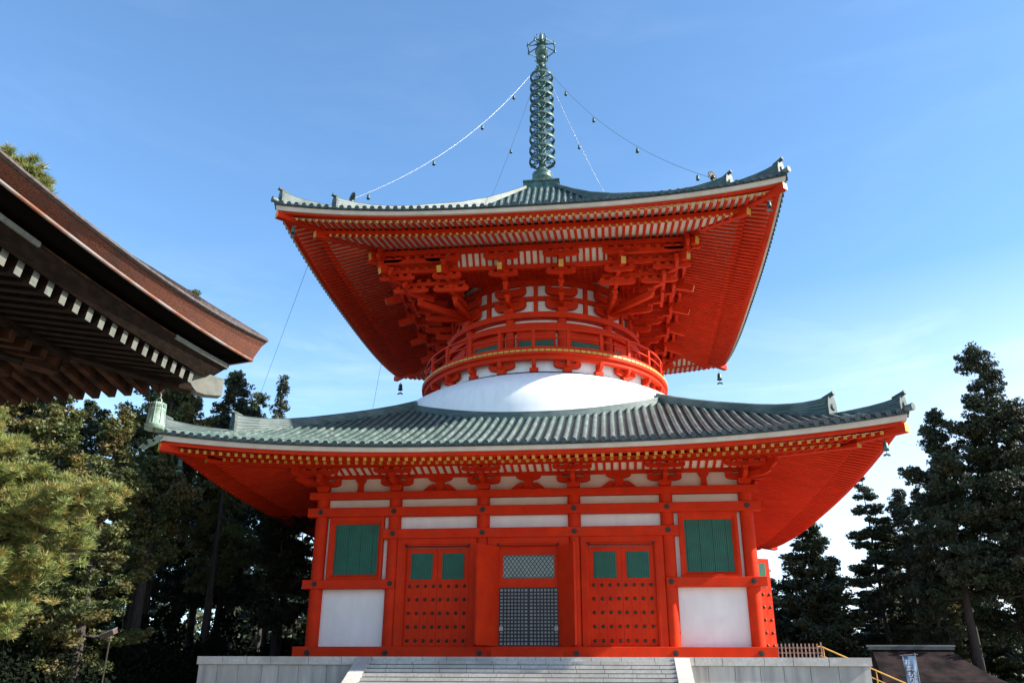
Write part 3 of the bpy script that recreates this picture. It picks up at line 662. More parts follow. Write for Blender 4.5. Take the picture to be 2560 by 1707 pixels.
# ---- upper bracket complex, on the square frames
STEP = [(6.75,22.50),(7.45,23.00),(8.15,23.50),(8.75,24.02)]
def scarm(b, p0, p1, z, h, w, blockz=True, nose=0.30):
    p0 = Vector((*p0,0)); p1 = Vector((*p1,0)); d = (p1-p0); L = d.length; d.normalize(); sd = Vector((d.y,-d.x,0))
    pts = [(0,h),(0,0),(max(0.05,L-nose-0.1),0)]+[(L-nose*(1-math.sin(i/4*PI/2)), h*0.62*(1-math.cos(i/4*PI/2))) for i in range(5)]+[(L,h)]
    b.prism(pts, p0+Vector((0,0,z))-sd*w/2, d, (0,0,1), sd*w, RED)
for k in range(4):
    # gold tails / arm lines : start on drum, end at outer frame
    lines = [((-1.52,-5.68),(-1.70,-8.75)),((1.52,-5.68),(1.70,-8.75)),((-4.16,-4.16),(-5.08,-8.75)),((4.16,-4.16),(5.08,-8.75))]
    for (a0,a1) in lines:
        b = MB(rotz(k)); A0 = Vector(a0); A1 = Vector(a1)
        for i,(r,z) in enumerate(STEP):
            t = (r+A0.y)/(A0.y-A1.y) if False else (-r-A0.y)/(A1.y-A0.y)
            p = A0+(A1-A0)*t; q = A0+(A1-A0)*max(0,t-0.55 if i else 0)
            scarm(b,(A0.x,A0.y) if i==0 else (q.x,q.y),(p.x,p.y-0.12),z,0.33,0.22)
            block(b,p.x,p.y,z+0.33,0.34,0.16)
            if i > 1 or (i == 1 and abs(A1.x) > 3):
                L = 0.85 if i==2 else 1.05
                arm_x(b,p.x,p.y,z+0.06 if i<3 else z+0.36,L,0.28 if i<3 else 0.34,0.18)
                for xo in (-0.8*L,-0.27*L,0.27*L,0.8*L): block(b,p.x+xo,p.y,(z+0.34 if i<3 else z+0.70),0.27,0.12)
        t = (-9.32-A0.y)/(A1.y-A0.y); pe = A0+(A1-A0)*t; t0 = (-7.2-A0.y)/(A1.y-A0.y); ps = A0+(A1-A0)*t0
        b.beam((ps.x,ps.y,24.32),(pe.x,-9.32,23.66),0.27,0.40,RED,endm=YEL)
        b.build('bracket', upr)
    # corner bracket along the diagonal
    b = MB(rotz(k))
    for i,(r,z) in enumerate(STEP):
        scarm(b,(-4.16,-4.16) if i==0 else (-(r-1.3),-(r-1.3)),(-r-0.10,-r-0.10),z,0.36,0.26,nose=0.4)
        block(b,-r,-r,z+0.36,0.40,0.15)
        if i:
            arm_x(b,-r+0.25,-r,z+0.08 if i<3 else z+0.40,1.05,0.26,0.18)
            for xo in (-0.75,-0.25,0.25,0.75): block(b,-r+0.25+xo,-r,(z+0.34 if i<3 else z+0.66),0.27,0.12)
            bm = b.M; b.M = bm@Matrix.Rotation(-PI/2,4,'Z'); arm_x(b,r-0.25,-r,z+0.085 if i<3 else z+0.405,1.05,0.26,0.18)
            for xo in (-0.75,-0.25,0.25,0.75): block(b,r-0.25+xo,-r,(z+0.342 if i<3 else z+0.662),0.27,0.12)
            b.M = bm
    b.beam((-7.0,-7.0,24.55),(-8.80,-8.80,24.03),0.30,0.46,RED,endm=YEL)
    b.beam((-7.6,-7.6,25.1),(-9.28,-9.28,24.68),0.30,0.42,RED,endm=YEL)
    b.cyl((-8.6,-8.6,24.2),(-8.6,-8.6,24.9),0.17,12,RED)
    bm = b.M
    for mm in (Matrix.Identity(4), Matrix.Rotation(-PI/2,4,'Z')):
        b.M = bm@mm; sg = -1 if mm == Matrix.Identity(4) else 1; xa_, xb_ = sorted([sg*5.0, sg*9.0])
        b.box(xa_,xb_,-8.84,-8.66,24.34+(0.003 if sg>0 else 0),24.60+(0.003 if sg>0 else 0),RED)
        for q in range(7): block(b,sg*(5.5+q*0.55),-8.75,24.604,0.27,0.20)
    b.M = bm
    b.build('corner_bracket', upr)
    for i,(r,z) in enumerate(STEP):
        if i == 0: continue
        b = MB(rotz(k)); zz = z+0.50 if i<3 else 24.86; ex = r+0.55
        if i == 1: b.box(-ex,-4.0,-r-0.11,-r+0.11,zz+0.003*k,zz+0.22+0.003*k,RED)
        if i < 3:
            for q in range(-14,15):
                if abs(q*0.56) < ex-0.2 and abs(q*0.56) > 4.0: block(b,q*0.56,-r,zz+0.225,0.26,0.18)
        b.box(4.0 if i==1 else -ex,ex,-r-0.11,-r+0.11,zz+0.003*k,zz+(0.22 if i<3 else 0.30)+0.003*k,RED); b.build('frame_beam' if i<3 else 'eave_purlin', upr)
    b = MB(rotz(k))
    # flat lattice ceiling and ribbed cove
    P = lambda q: [(q*5.3,-5.3,24.42),(q*8.05,-8.05,24.42)]
    b.add([(-5.0,-5.0,24.44),(5.0,-5.0,24.44),(8.05,-8.05,24.44),(-8.05,-8.05,24.44)],[(0,3,2,1)],RED)
    for i in range(-24,25):
        x = i*0.33
        if abs(x) < 7.9: b.beam((x,-max(5.0,abs(x)),24.40),(x,-8.05,24.40),0.09,0.07,RED)
    for i in range(9):
        r = 5.2+i*0.33; b.box(-r,r,-r-0.04,-r+0.04,24.345,24.40,RED)
    b.build('lattice_ceiling', upr)
    b = MB(rotz(k))
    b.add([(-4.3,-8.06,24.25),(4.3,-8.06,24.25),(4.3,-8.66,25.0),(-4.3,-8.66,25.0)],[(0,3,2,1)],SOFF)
    for sg in (-1,1): b.add([(sg*4.3,-8.06,24.25),(sg*8.05,-8.06,24.25),(sg*8.66,-8.66,25.0),(sg*4.3,-8.66,25.0)],[(0,3,2,1)],RED)
    for i in range(-11,12):
        x = i*0.375
        b.beam((x,-8.03,24.20),(x,-8.64,24.95),0.13,0.07,RED)
    b.build('cove_ceiling', upr)

# ---- roof peak box and finial
b = MB(); b.box(-1.20,1.20,-1.20,1.20,33.62,34.33,COPPER); b.box(-1.27,1.27,-1.27,1.27,34.25,34.36,COPPER); b.box(-1.26,1.26,-1.26,1.26,33.60,33.70,COPPER); b.box(-1.12,1.12,-1.12,1.12,33.4,33.75,COPPER)
for k in range(4):
    b.M = rotz(k)
    for x in (-1.15,0,1.15): b.box(x-0.04,x+0.04,-1.245,-1.21,33.73,34.2,COPPER)
b.M = Matrix.Identity(4); fin = b.build('finial', pag)
b = MB(); b.lathe([(0.95,34.33),(0.90,34.55),(0.62,34.75),(0.55,34.95),(0.70,35.05),(0.74,35.2),(0.66,35.3),(0.72,35.4),(0.74,35.5),(0.6,35.62),(0.45,35.75),(0.40,35.9)],32,COPPER)
for i in range(16):
    a = 2*PI*i/16; b.prism([(-0.10,0),(0.10,0),(0.12,0.2),(0,0.36),(-0.12,0.2)],(0.80*math.cos(a),0.80*math.sin(a),34.45),(-math.sin(a),math.cos(a),0),(0.35*math.cos(a),0.35*math.sin(a),0.95),(0.03*math.cos(a),0.03*math.sin(a),0),COPPER)
b.build('inverted_bowl', fin)
b = MB(); b.cyl((0,0,35.5),(0,0,48.0),0.26,16,COPPER,r1=0.15); b.build('mast', fin)
for i in range(9):
    z = 36.62+0.925*i; R = 0.95-0.010*i; b = MB()
    b.lathe([(R,z-0.10),(R,z+0.10),(R-0.06,z+0.13),(R-0.13,z+0.09),(R-0.13,z-0.06),(R,z-0.10)],36,COPPER)
    b.lathe([(0.20,z-0.40),(0.27,z-0.36),(0.27,z-0.32),(0.22,z-0.26),(0.22,z+0.22),(0.27,z+0.26),(0.27,z+0.30),(0.20,z+0.34)],20,COPPER)
    for j in range(8):
        a = 2*PI*(j+0.5)/8; c, s_ = math.cos(a), math.sin(a)
        b.beam((0.22*c,0.22*s_,z+0.02),((R-0.1)*c,(R-0.1)*s_,z+0.02),0.05,0.08,COPPER)
        b.tube([((0.5+0.17*math.cos(t))*c,(0.5+0.17*math.cos(t))*s_,z+0.03+0.15*math.sin(t)) for t in [q*PI/4 for q in range(9)]],0.026,5,COPPER)
        b.tube([((R-0.05)*c,(R-0.05)*s_,z-0.08),((R-0.05)*c,(R-0.05)*s_,z-0.24)],[0.02,0.055],6,COPPER)
    b.build('finial_ring', fin)
def petals(b, z, R, n, lift, w=0.13, ln=0.42):
    for i in range(n):
        a = 2*PI*i/n; c, s_ = math.cos(a), math.sin(a)
        b.prism([(-0.05,0),(0.05,0),(w,ln*0.55),(0,ln),(-w,ln*0.55)],(R*c,R*s_,z),(-s_,c,0),(c*0.8,s_*0.8,lift),(0.03*c,0.03*s_,-0.03),COPPER)
b = MB(); b.lathe([(0.16,44.2),(0.26,44.35),(0.22,44.5),(0.16,44.6)],16,COPPER); petals(b,44.62,0.16,8,0.75)
b.lathe([(0.15,44.7),(0.27,44.85),(0.29,45.02),(0.22,45.2),(0.15,45.3)],16,COPPER); petals(b,45.35,0.16,8,0.75)
b.lathe([(0.15,45.4),(0.33,45.58),(0.36,45.75),(0.28,45.95),(0.18,46.05)],16,COPPER); b.build('lotus', fin)
b = MB(); b.lathe([(0.15,46.02),(0.36,46.12),(0.47,46.30),(0.50,46.48),(0.46,46.68),(0.33,46.85),(0.2,46.95),(0.2,47.1)],24,COPPER)
b.build('jewel', fin)
b = MB(); Rq = 1.08; oc = [(Rq*math.cos(PI/8+i*PI/4),Rq*math.sin(PI/8+i*PI/4),46.75+ (0.0)) for i in range(8)]
for i in range(8):
    p, q = oc[i], oc[(i+1)%8]; b.tube([p,q],0.04,6,COPPER); b.tube([(0.2*p[0],0.2*p[1],47.05),p],0.045,6,COPPER)
    b.lathe([(0.0,-0.22),(0.07,-0.12),(0.09,0.0),(0.07,0.1),(0.03,0.16),(0.06,0.24),(0,0.32)],8,COPPER,c=p)
b.build('chain_wheel', fin)
b = MB(); petals(b,47.0,0.14,8,0.6); b.lathe([(0.2,47.05),(0.32,47.2),(0.34,47.35),(0.2,47.5),(0.10,47.62),(0.05,47.8)],16,COPPER)
for i in range(8):
    a = 2*PI*i/8; c, s_ = math.cos(a), math.sin(a); b.tube([(0.12*c,0.12*s_,47.3),(0.34*c,0.34*s_,47.62),(0.42*c,0.42*s_,47.80)],0.025,5,COPPER)
    b.lathe([(0,-0.07),(0.06,-0.03),(0.06,0.03),(0,0.07)],8,COPPER,c=(0.42*c,0.42*s_,47.84))
b.tube([(0,0,47.6),(0,0,48.65)],[0.03,0.008],6,COPPER); b.build('crown', fin)

# ---- chains, their bells, corner rosettes
ANCH = 10.28; AZ = 27.75
for k,(nm,gm,cm) in enumerate([('front left',1,LITCHAIN),('front right',1,WIREM),('rear right',1,LITCHAIN),('rear left',1,WIREM)]):  # one metal throughout: sunlit chains coloured pale, unlit ones dark
    s1 = [(-1,-1),(1,-1),(1,1),(-1,1)][k]
    p0 = Vector((0.66*s1[0],0.66*s1[1],43.95)); p1 = Vector((ANCH*s1[0],ANCH*s1[1],27.95)); pts = []
    for i in range(41):
        t = i/40; p = p0.lerp(p1,t); p.z -= 4*1.45*t*(1-t)*(1.12-0.25*t); pts.append(p)
    b = MB()
    rr_ = 0.014 if cm is LITCHAIN else 0.013
    if cm is LITCHAIN:
        fine = []
        for i in range(240):
            t = i/240*40; a = int(t); p = pts[a].lerp(pts[min(40,a+1)],t-a); fine.append(p)
        b.tube(fine,[rr_*(1.3 if i%2 else 0.6) for i in range(240)],5,cm)
    else: b.tube(pts,rr_,5,cm)
    desc = {'front left':'long twisted chain coloured sunlit white from the finial to the front left roof corner',
            'front right':'thin chain coloured dark as unlit, sagging from the finial to the front right roof corner',
            'rear right':'chain coloured sunlit white going down behind the upper roof just right of the finial',
            'rear left':'thin chain coloured dark as unlit, going down behind the upper roof just left of the finial'}[nm]
    tag(b.build('chain'), desc, 'chain', 'chains from the finial to the roof corners')
    for j,tt in enumerate([0.13,0.33,0.60,0.93] if k in (0,1) else [0.2,0.42,0.66]):
        a = int(tt*40); p = pts[a]; b = MB(); b.tube([p,(p.x,p.y,p.z-0.14)],0.008,4,BRONZE)
        b.lathe([(0.0,0.0),(0.06,-0.02),(0.085,-0.10),(0.095,-0.26),(0.11,-0.32),(0.085,-0.32),(0.0,-0.24)],12,COPPER,c=(p.x,p.y,p.z-0.12))
        b.tube([(p.x,p.y,p.z-0.3),(p.x,p.y,p.z-0.5)],0.012,4,BRONZE)
        word = ['topmost','second','third','lowest'][j] if k in (0,1) else ['topmost','middle','lowest'][j]
        tag(b.build('small_bell'), '%s small dark bell hanging from the %s chain of the finial' % (word,nm), 'bell', 'small bells on the finial chains')
for k in range(4):
    c = [(-1,-1),(1,-1),(1,1),(-1,1)][k]; b = MB(); cc = (ANCH*c[0],ANCH*c[1],27.95)
    b.cyl((cc[0],cc[1],27.5),(cc[0],cc[1],27.95),0.09,10,COPPER); b.lathe([(0,-0.12),(0.12,-0.08),(0.16,0.04),(0.10,0.16),(0,0.2)],12,BRONZE,c=cc)
    dx = Vector((c[0],-c[1],0)).normalized()
    for i in range(18):
        a = -0.35+ (PI+0.7)*i/17; v = dx*math.cos(a)+Vector((0,0,math.sin(a))); p = Vector(cc)+Vector((0,0,0.05))
        b.tube([p+v*0.12,p+v*0.33],0.022,5,BRONZE); b.lathe([(0,-0.05),(0.045,0),(0,0.05)],6,COPPER,c=p+v*0.36)
    b.build('anchor_flower', upr)

# ---- wind bells at the eave corners (each hangs, so each is a thing)
def wind_bell(x, y, z, label, s=1.0):
    b = MB(); t = thing('wind_bell', (x,y,z), label, 'bell', 'wind bells at the eave corners')
    c = (x,y,z); 
    b.tube([(x,y,z),(x,y,z-0.22*s)],0.02,6,BRONZE)
    b.lathe([(0.0,-0.18*s),(0.10*s,-0.20*s),(0.15*s,-0.28*s),(0.165*s,-0.55*s),(0.20*s,-0.72*s),(0.17*s,-0.72*s),(0.13*s,-0.4*s),(0,-0.3*s)],20,COPPER,c=c); b.build('bell_body', t)
    b = MB(); b.tube([(x,y,z-0.35*s),(x,y,z-0.92*s)],0.012,5,BRONZE)
    b.prism([(-0.26,-0.06),(-0.16,0.05),(0,0.10),(0.16,0.05),(0.26,-0.06),(0.10,-0.10),(0,-0.02),(-0.10,-0.10)],(x,y-0.01,z-1.0*s),(s,0,0),(0,0,s),(0,0.025,0),COPPER); b.build('wind_catcher', t)
wind_bell(15.53,-15.53,11.43,'dark bronze wind bell under the front right corner of the lower roof',0.66)
wind_bell(12.63,-12.63,25.03,'bronze wind bell under the front right corner of the upper roof',0.66)
wind_bell(-12.63,-12.63,25.03,'bronze wind bell under the front left corner of the upper roof',0.66)
wind_bell(12.75,12.75,24.85,'small dark wind bell under the far right corner of the upper roof, against the sky')
wind_bell(-12.75,12.75,24.85,'small dark wind bell under the far left corner of the upper roof')
wind_bell(-15.53,-15.53,11.43,'dark bronze wind bell under the front left corner of the lower roof',0.66)

# ---- lightning wires
def wire(p, q, label):
    b = MB(); b.tube([p,q],0.014,4,WIREM); tag(b.build('wire'), label, 'wire', 'thin lightning wires beside the pagoda')
wire((-13.3,-8.3,24.9),(-23.9,10.0,21.2),'long thin wire slanting down from the left eave of the upper roof to the trees')
wire((-13.3,8.6,24.95),(-15.0,9.5,12.85),'short thin wire between the two roofs left of the dome')

# ================================================================== TERRACE
def slab_wall(b, x0, x1, y, z0, z1, w, m_, th=0.2, gap=0.018, seed=1, axis='x', sgn=-1):
    rg = random.Random(seed); x = x0
    while x < x1-0.05:
        ww = min(w*rg.uniform(0.75,1.25), x1-x)
        if x1-(x+ww) < 0.3: ww = x1-x
        d = rg.uniform(-0.004,0.004)
        if axis == 'x': b.box(x+gap/2,x+ww-gap/2,y+d,y+th,z0,z1,m_)
        x += ww
ter = thing('stone_terrace', (0,0,0), 'pale granite terrace with a wide flight of steps under the red pagoda', 'terrace')
b = MB(); b.box(-14.0,14.0,-13.98,14.0,0.0,2.80,JOINT_SHADE); b.box(-13.7,13.7,-13.7,13.7,2.79,2.862,GRANITE); b.build('terrace_core', ter)
for k in range(4):
    b = MB(rotz(k)); slab_wall(b,-14.05,14.05,-14.05,0.0,2.54,1.0,GRANW,seed=3+k,th=0.1); b.build('facing_slabs', ter)
    b = MB(rotz(k)); slab_wall(b,-14.13+(0.0 if k%2==0 else 0.45),14.13-(0.0 if k%2==0 else 0.45),-14.13,2.55,2.875,1.35,GRANITE,seed=8+k,th=0.45); b.build('cap_stones', ter)
b = MB(); slab_wall(b,-11.3,11.3,-11.3,2.83,2.93,1.5,GRANITE,seed=3,th=1.2); b.M = rotz(1); slab_wall(b,-10.1,11.2,-11.25,2.83,2.928,1.5,GRANITE,seed=3,th=1.1); b.build('plinth_course', ter)
st = None; sb = MB(); rgs = random.Random(5)
nst = 17
stairs = MB()
for i in range(nst):
    z1 = 2.70-0.166*i+0.0; y1 = -14.13-0.33*(i+1); z0 = max(0,z1-0.166)
    x = -6.36+rgs.uniform(-1.0,0)
    stairs.box(-6.36,6.36,y1+0.035,-14.0 if i==0 else y1+0.40,z0,z1-0.012,JOINT_SHADE)  # dark backing: joints between blocks, painted nosing shadow at each riser foot
    while x < 6.36:
        a = max(x,-6.36); c = min(x+1.12,6.36)
        if c-a > 0.05: stairs.box(a+0.009,c-0.009,y1,y1+0.38,z0+0.034,z1,GRANITE)
        x += 1.12
stairs.build('steps', ter)
for sx in (-1,1):
    x0, x1 = sorted([sx*6.37,sx*6.94]); b = MB()
    ye = -14.13-0.33*nst
    yy = -14.134
    while yy > ye:
        y2 = max(yy-1.25,ye); za = 2.86-0.503*(-14.134-yy); zb = 2.86-0.503*(-14.134-y2)
        b.prism([(yy-0.006,max(0,za-0.25)),(yy-0.006,za),(y2+0.006,zb),(y2+0.006,max(0,zb-0.25))],(x0-0.02,0,0),(0,1,0),(0,0,1),(x1-x0+0.04,0,0),GRANITE); yy = y2
    b.prism([(-14.134,0),(-14.134,2.60),(ye,0)],(x0,0,0),(0,1,0),(0,0,1),(x1-x0,0,0),GRANITE)
    b.build('parapet', ter)

# ---- things on the right of the terrace
fe = thing('picket_fence', (12.9,-4.5,2.87), 'grey weathered picket fence on the terrace right of the pagoda wall', 'fence')
for z in (3.42,3.66):
    b = MB(); b.beam((11.6,-4.48,z),(14.35,-4.48,z),0.045,0.06,FENCEM); b.build('rail', fe)
for i in range(14):
    x = 11.75+i*0.195; b = MB(); b.box(x-0.032,x+0.032,-4.56,-4.505,2.87,3.86 if i%13 else 3.92,FENCEM); b.build('picket', fe)
def handrail(y, label):
    t = thing('handrail', (16.5,y,0), label, 'handrail', 'yellow handrails of the side steps')
    A = (14.45,y,3.72); B = (19.6,y,1.42)
    b = MB(); b.tube([(14.2,y,3.75),A,B,(20.0,y,1.35)],0.035,8,RAILY); b.build('top_rail', t)
    b = MB(); b.tube([(14.3,y,3.30),(14.5,y,3.26),(19.6,y,0.98)],0.025,8,RAILY); b.build('lower_rail', t)
    for i in range(5):
        x = 14.5+i*1.22; z = 3.70-(x-14.5)*0.4466; b = MB(); b.tube([(x,y,max(0,z-1.0)),(x,y,z)],0.028,8,RAILY); b.build('post', t)
handrail(-4.0,'yellow tube handrail running down to the right behind the terrace corner')
b = MB()
for i in range(17):
    z1 = 2.70-0.166*i; x1 = 14.13+0.33*(i+1); b.box(x1-0.4,x1,-4.1,4.1,max(0,z1-0.166),z1,GRANITE)
b.build('side_steps', ter)
# small white figure-like ornament behind the fence (stone post with cloth)
b = MB(); b.lathe([(0.0,0.0),(0.13,0.0),(0.10,0.15),(0.14,0.35),(0.12,0.5),(0.06,0.56),(0.10,0.64),(0.09,0.74),(0.0,0.80)],14,PAPER,c=(11.55,-5.2,2.87)); b.box(11.35,11.75,-5.4,-5.0,2.868,2.93,GRANITE)
tag(b.build('stone_post'), 'small white stone post by the right corner of the pagoda, left of the picket fence', 'post')

# hut
hut = thing('hut', (26.5,14,0), 'low building with a dark brown shingled roof behind the banner at lower right', 'hut')
hx, hy, D = 24.6, 10.0, 62
def hutbox():
    b = MB(); b.box(20.6,30.2,9.5,16.5,0,2.2,WOOD); b.build('wall', hut)
    b = MB()
    zr, ze = 4.30, 1.65; xa, xb = 21.4, 26.5
    pr_ = [(xa,13,zr),(xb,13,zr)]
    def sec(t):   # concave roof slopes
        u = t; return u
    n = 10; V = []; F = []
    for i in range(n+1):
        t = i/n; z = ze+(zr-ze)*(t**1.35); y = 8.0+5.0*t
        xl = 20.4+(xa-20.4)*(t**0.6); xr_ = 30.6+(xb-30.6)*(t**0.6)
        V += [(xl,y,z),(xr_,y,z),(xr_,26-y,z),(xl,26-y,z)]
    for i in range(n):
        for j in range(4): F.append((i*4+j,i*4+(j+1)%4,(i+1)*4+(j+1)%4,(i+1)*4+j))
    b.add(V,F,HUTR,False); b.add(V[:4],[(3,2,1,0)],WOOD); b.build('roof', hut)
    b = MB(); b.beam((xa-0.25,13,zr+0.10),(xb+0.25,13,zr+0.10),0.45,0.22,TILED); b.beam((xa-0.35,13,zr+0.25),(xb+0.35,13,zr+0.25),0.25,0.10,POLEM); b.build('roof_ridge', hut)
hutbox()
# banner
ban = thing('banner', (12.9,-23.4,0), 'blue vertical cloth banner with white Japanese writing in front of the hut roof', 'banner')
b = MB(); b.tube([(12.98,-23.45,0),(12.93,-23.45,2.70)],0.016,8,POLEM); b.tube([(12.50,-23.45,2.63),(13.02,-23.45,2.66)],0.010,6,POLEM); b.build('pole', ban)
b = MB(); n = 14; V = []; F = []
for i in range(n+1):
    z = 2.61-1.65*i/n
    for j in range(7):
        t = j/6; V.append((12.56+0.10*(i/n)+0.36*t-0.0*(i/n)*t, -23.46+0.03*math.sin(t*5+i*0.5), z))
for i in range(n):
    for j in range(6): F.append((i*7+j,i*7+j+1,(i+1)*7+j+1,(i+1)*7+j))
b.add(V,F,BLUEC,True); b.build('cloth', ban)
def txt(body, loc, size, name, parent):
    c = bpy.data.curves.new(name,'FONT'); c.body = body; c.size = size; c.extrude = 0.001; c.align_x = 'CENTER'
    t_ = bpy.data.objects.new(name,c); me = bpy.data.meshes.new_from_object(t_); bpy.data.objects.remove(t_); me.name = name
    o = bpy.data.objects.new(name,me); COL.objects.link(o); o.rotation_euler = (PI/2,0,0)
    me.materials.clear(); me.materials.append(WHITE); o.parent = parent; o.matrix_parent_inverse = Matrix.Translation(-parent.location); o.location = loc
    return o
for i,ch in enumerate('おまもり'): txt(ch,(12.66+0.02*i,-23.52,2.38-0.17*i),0.17,'lettering',ban)
for i,ch in enumerate('いろいろ'): txt(ch,(12.80+0.015*i,-23.52,2.20-0.11*i),0.09,'lettering',ban)

# lamp post at lower left
lp = thing('lamp_post', (-11.19,-26.3,0), 'thin lamp post with a tilted rusty square hood among the dark trees at lower left', 'lamp')
b = MB(); b.tube([(-11.15,-26.32,0),(-11.12,-26.32,2.95)],0.022,8,BRONZE); b.build('pole', lp)
b = MB(Matrix.Translation((-11.17,-26.32,3.08))@Matrix.Rotation(-0.35,4,'Y')@Matrix.Rotation(0.3,4,'X')); b.box(-0.20,0.20,-0.14,0.14,-0.05,0.08,RUST); b.box(-0.22,0.22,-0.16,0.16,0.08,0.10,POLEM); b.cyl((0,0,-0.1),(0,0,-0.04),0.05,10,POLEM); b.build('lamp_head', lp)

# ================================================================== LEFT HALL (eave corner close to the camera)
hall = thing('temple_hall', (-15,-50,0), 'dark timber hall with a thick cypress-bark roof edge reaching in from the left', 'hall')
TX, TY = -2.79, -36.59
def up_(d):   # rise towards the corner, d = distance from corner along the eave
    return 1.0*max(0,1-d/9.5)**2.3
def hall_edge(off, ztop, zbot, off2, c_top=1.0, c_bot=1.0):
    pass
LEN = 26
def hz(base, d, amp): return base+amp*max(0,1-d/9.0)**2.2
def hall_sweep(b, prof, m_, n=48, smooth=True):
    # prof: list of (offset inward, base z, corner rise); goes along east side then the north side, mitred
    def sec_e(t):
        d = LEN*(1-t)**1.8 if t < 1 else 0
        d = LEN*(1-t)**1.6
        return [(TX-o_, TY-max(d,o_) if True else 0, hz(z_,max(d-o_*0,0),a_)) for o_,z_,a_ in prof]
    b.sweep(sec_e,n,m_,smooth)
    def sec_n(t):
        d = LEN*t**1.6
        return [(TX-max(d,o_), TY-o_, hz(z_,d,a_)) for o_,z_,a_ in prof]
    b.sweep(sec_n,n,m_,smooth)
bk = MB()
hall_sweep(bk,[(0.0,7.25,0.84),(0.06,7.20,0.80),(0.16,7.15,0.56),(0.17,7.13,0.55),(1.2,7.25,0.45),(1.2,7.45,0.5),(0.10,7.30,0.86)],BARK,smooth=False)
rf = bk.build('bark_roof', hall)
b = MB(); hall_sweep(b,[(-0.06,7.27,0.86),(-0.02,7.335,0.87),(0.25,7.49,0.85),(1.0,7.90,0.80),(4.0,9.6,0.6),(9.0,12.9,0.2),(9.0,12.6,0.2),(0.9,7.6,0.75),(0.03,7.255,0.845)],BARKT,smooth=False); b.build('roof_cover', rf)
b = MB(); hall_sweep(b,[(0.15,7.145,0.56),(0.155,7.108,0.555),(0.19,7.112,0.55),(0.22,7.14,0.55)],CEDARB); b.build('edge_strip', rf)
b = MB(); hall_sweep(b,[(0.215,7.115,0.54),(0.215,7.135,0.54),(1.2,7.15,0.48),(1.2,7.12,0.48)],NEARBLACK); b.build('dark_soffit', rf)
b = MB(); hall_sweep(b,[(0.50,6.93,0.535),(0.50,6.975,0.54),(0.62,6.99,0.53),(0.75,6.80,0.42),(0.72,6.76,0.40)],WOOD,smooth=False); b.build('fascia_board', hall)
b = MB(); hall_sweep(b,[(0.482,6.945,0.535),(0.482,6.978,0.54),(0.60,7.0,0.535),(0.60,6.98,0.53)],WOODR,smooth=False); b.build('lit_fascia_edge', hall)  # lighter, redder strip: light on the fascia edge put into its colour
for s_,(a,c) in enumerate([(9.0,6.3),(2.6,0.52)]):
    for f_ in ((lambda t: 'e'),(lambda t:'n')):
        b = MB()
        def sec(t, side=f_(0)):
            d = a+(c-a)*t; z = hz(6.925,d,0.52); z1 = hz(6.975,d,0.54)
            pts = []
            for o_,zz in ((0.472,z-0.005),(0.472,z1+0.012),(0.55,z1+0.02),(0.51,z-0.005)):
                pts.append((TX-o_,TY-max(d,o_),zz) if side=='e' else (TX-max(d,o_),TY-o_,zz))
            return pts
        b.sweep(sec,10,CAPM); b.build('metal_strip', hall)
RE = 0.80
def raft(b, side, d, m_=WOOD):
    z = hz(6.70,d,0.33); w, h = 0.135, 0.20
    p1 = (TX-RE,TY-d,z) if side=='e' else (TX-d,TY-RE,z)
    dep = min(d-0.15,3.6)
    p0 = (TX-RE-dep,TY-d,z+dep*0.16) if side=='e' else (TX-d,TY-RE-dep,z+dep*0.16)
    b.beam(p0,p1,w,h,WOODR if side=='n' else WOOD,endm=CAPM)
for side in ('e','n'):
    for i in range(34):
        d = 1.30+i*0.325
        b = MB(); raft(b,side,d); b.build('rafter', hall)
b = MB()
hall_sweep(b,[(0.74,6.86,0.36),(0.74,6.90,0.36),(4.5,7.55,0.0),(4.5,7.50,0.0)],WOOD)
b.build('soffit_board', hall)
# inner, lower tier
b = MB(); hall_sweep(b,[(2.45,6.80,0.10),(2.45,7.02,0.10),(2.65,7.02,0.10),(2.65,6.80,0.10)],WOOD); b.build('inner_eave_beam', hall)
for side in ('e','n'):
    for i in range(22):
        d = 3.2+i*0.40; b = MB(); z = 6.72
        p1 = (TX-2.42,TY-d,z) if side=='e' else (TX-d,TY-2.42,z); dep = min(d-2.5,4.2)
        p0 = (TX-2.42-dep,TY-d,z+dep*0.2) if side=='e' else (TX-d,TY-2.42-dep,z+dep*0.2)
        b.beam(p0,p1,0.15,0.17,WOODR,endm=WOODR); b.build('inner_rafter', hall)
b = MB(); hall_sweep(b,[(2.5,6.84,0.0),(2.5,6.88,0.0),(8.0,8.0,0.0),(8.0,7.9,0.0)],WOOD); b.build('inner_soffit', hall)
b = MB(); d2 = 0.7071
b.beam((TX-4.5,TY-4.5,7.35),(TX-0.95,TY-0.95,6.90),0.22,0.30,WOOD)
b.prism([(0,0.30),(0,0.10),(0.16,0.06),(0.22,-0.05),(0.32,-0.14),(0.50,-0.16),(0.80,-0.12),(0.80,0.22),(0.0,0.30)],(TX-1.12+0.08,TY-1.12-0.08,6.90),(d2,d2,0),(0,0,1),(-0.16,0.16,0),CAPM)
b.build('hip_rafter', hall)
b = MB(); b.beam((TX-7,TY-7,7.45),(TX-2.55,TY-2.55,6.78),0.26,0.34,WOOD,endm=WOODR); b.beam((TX-2.95,TY-2.95,6.83),(TX-2.58,TY-2.58,6.785),0.29,0.37,WOODR); b.build('inner_hip_rafter', hall)
b = MB(); b.box(TX-24,TX-7.2,TY-30,TY-7.2,0,7.9,WOOD); b.build('wall', hall)
for i in range(6):
    for (x,y) in ((TX-7.0,TY-7.0-4*i),(TX-7.0-3.4*i,TY-7.0)):
        if i==0 and x==TX-7.0 and y==TY-7.0 and False: continue
        b = MB(); b.cyl((x,y,0),(x,y,7.6),0.28,16,WOODR); b.build('pillar', hall)
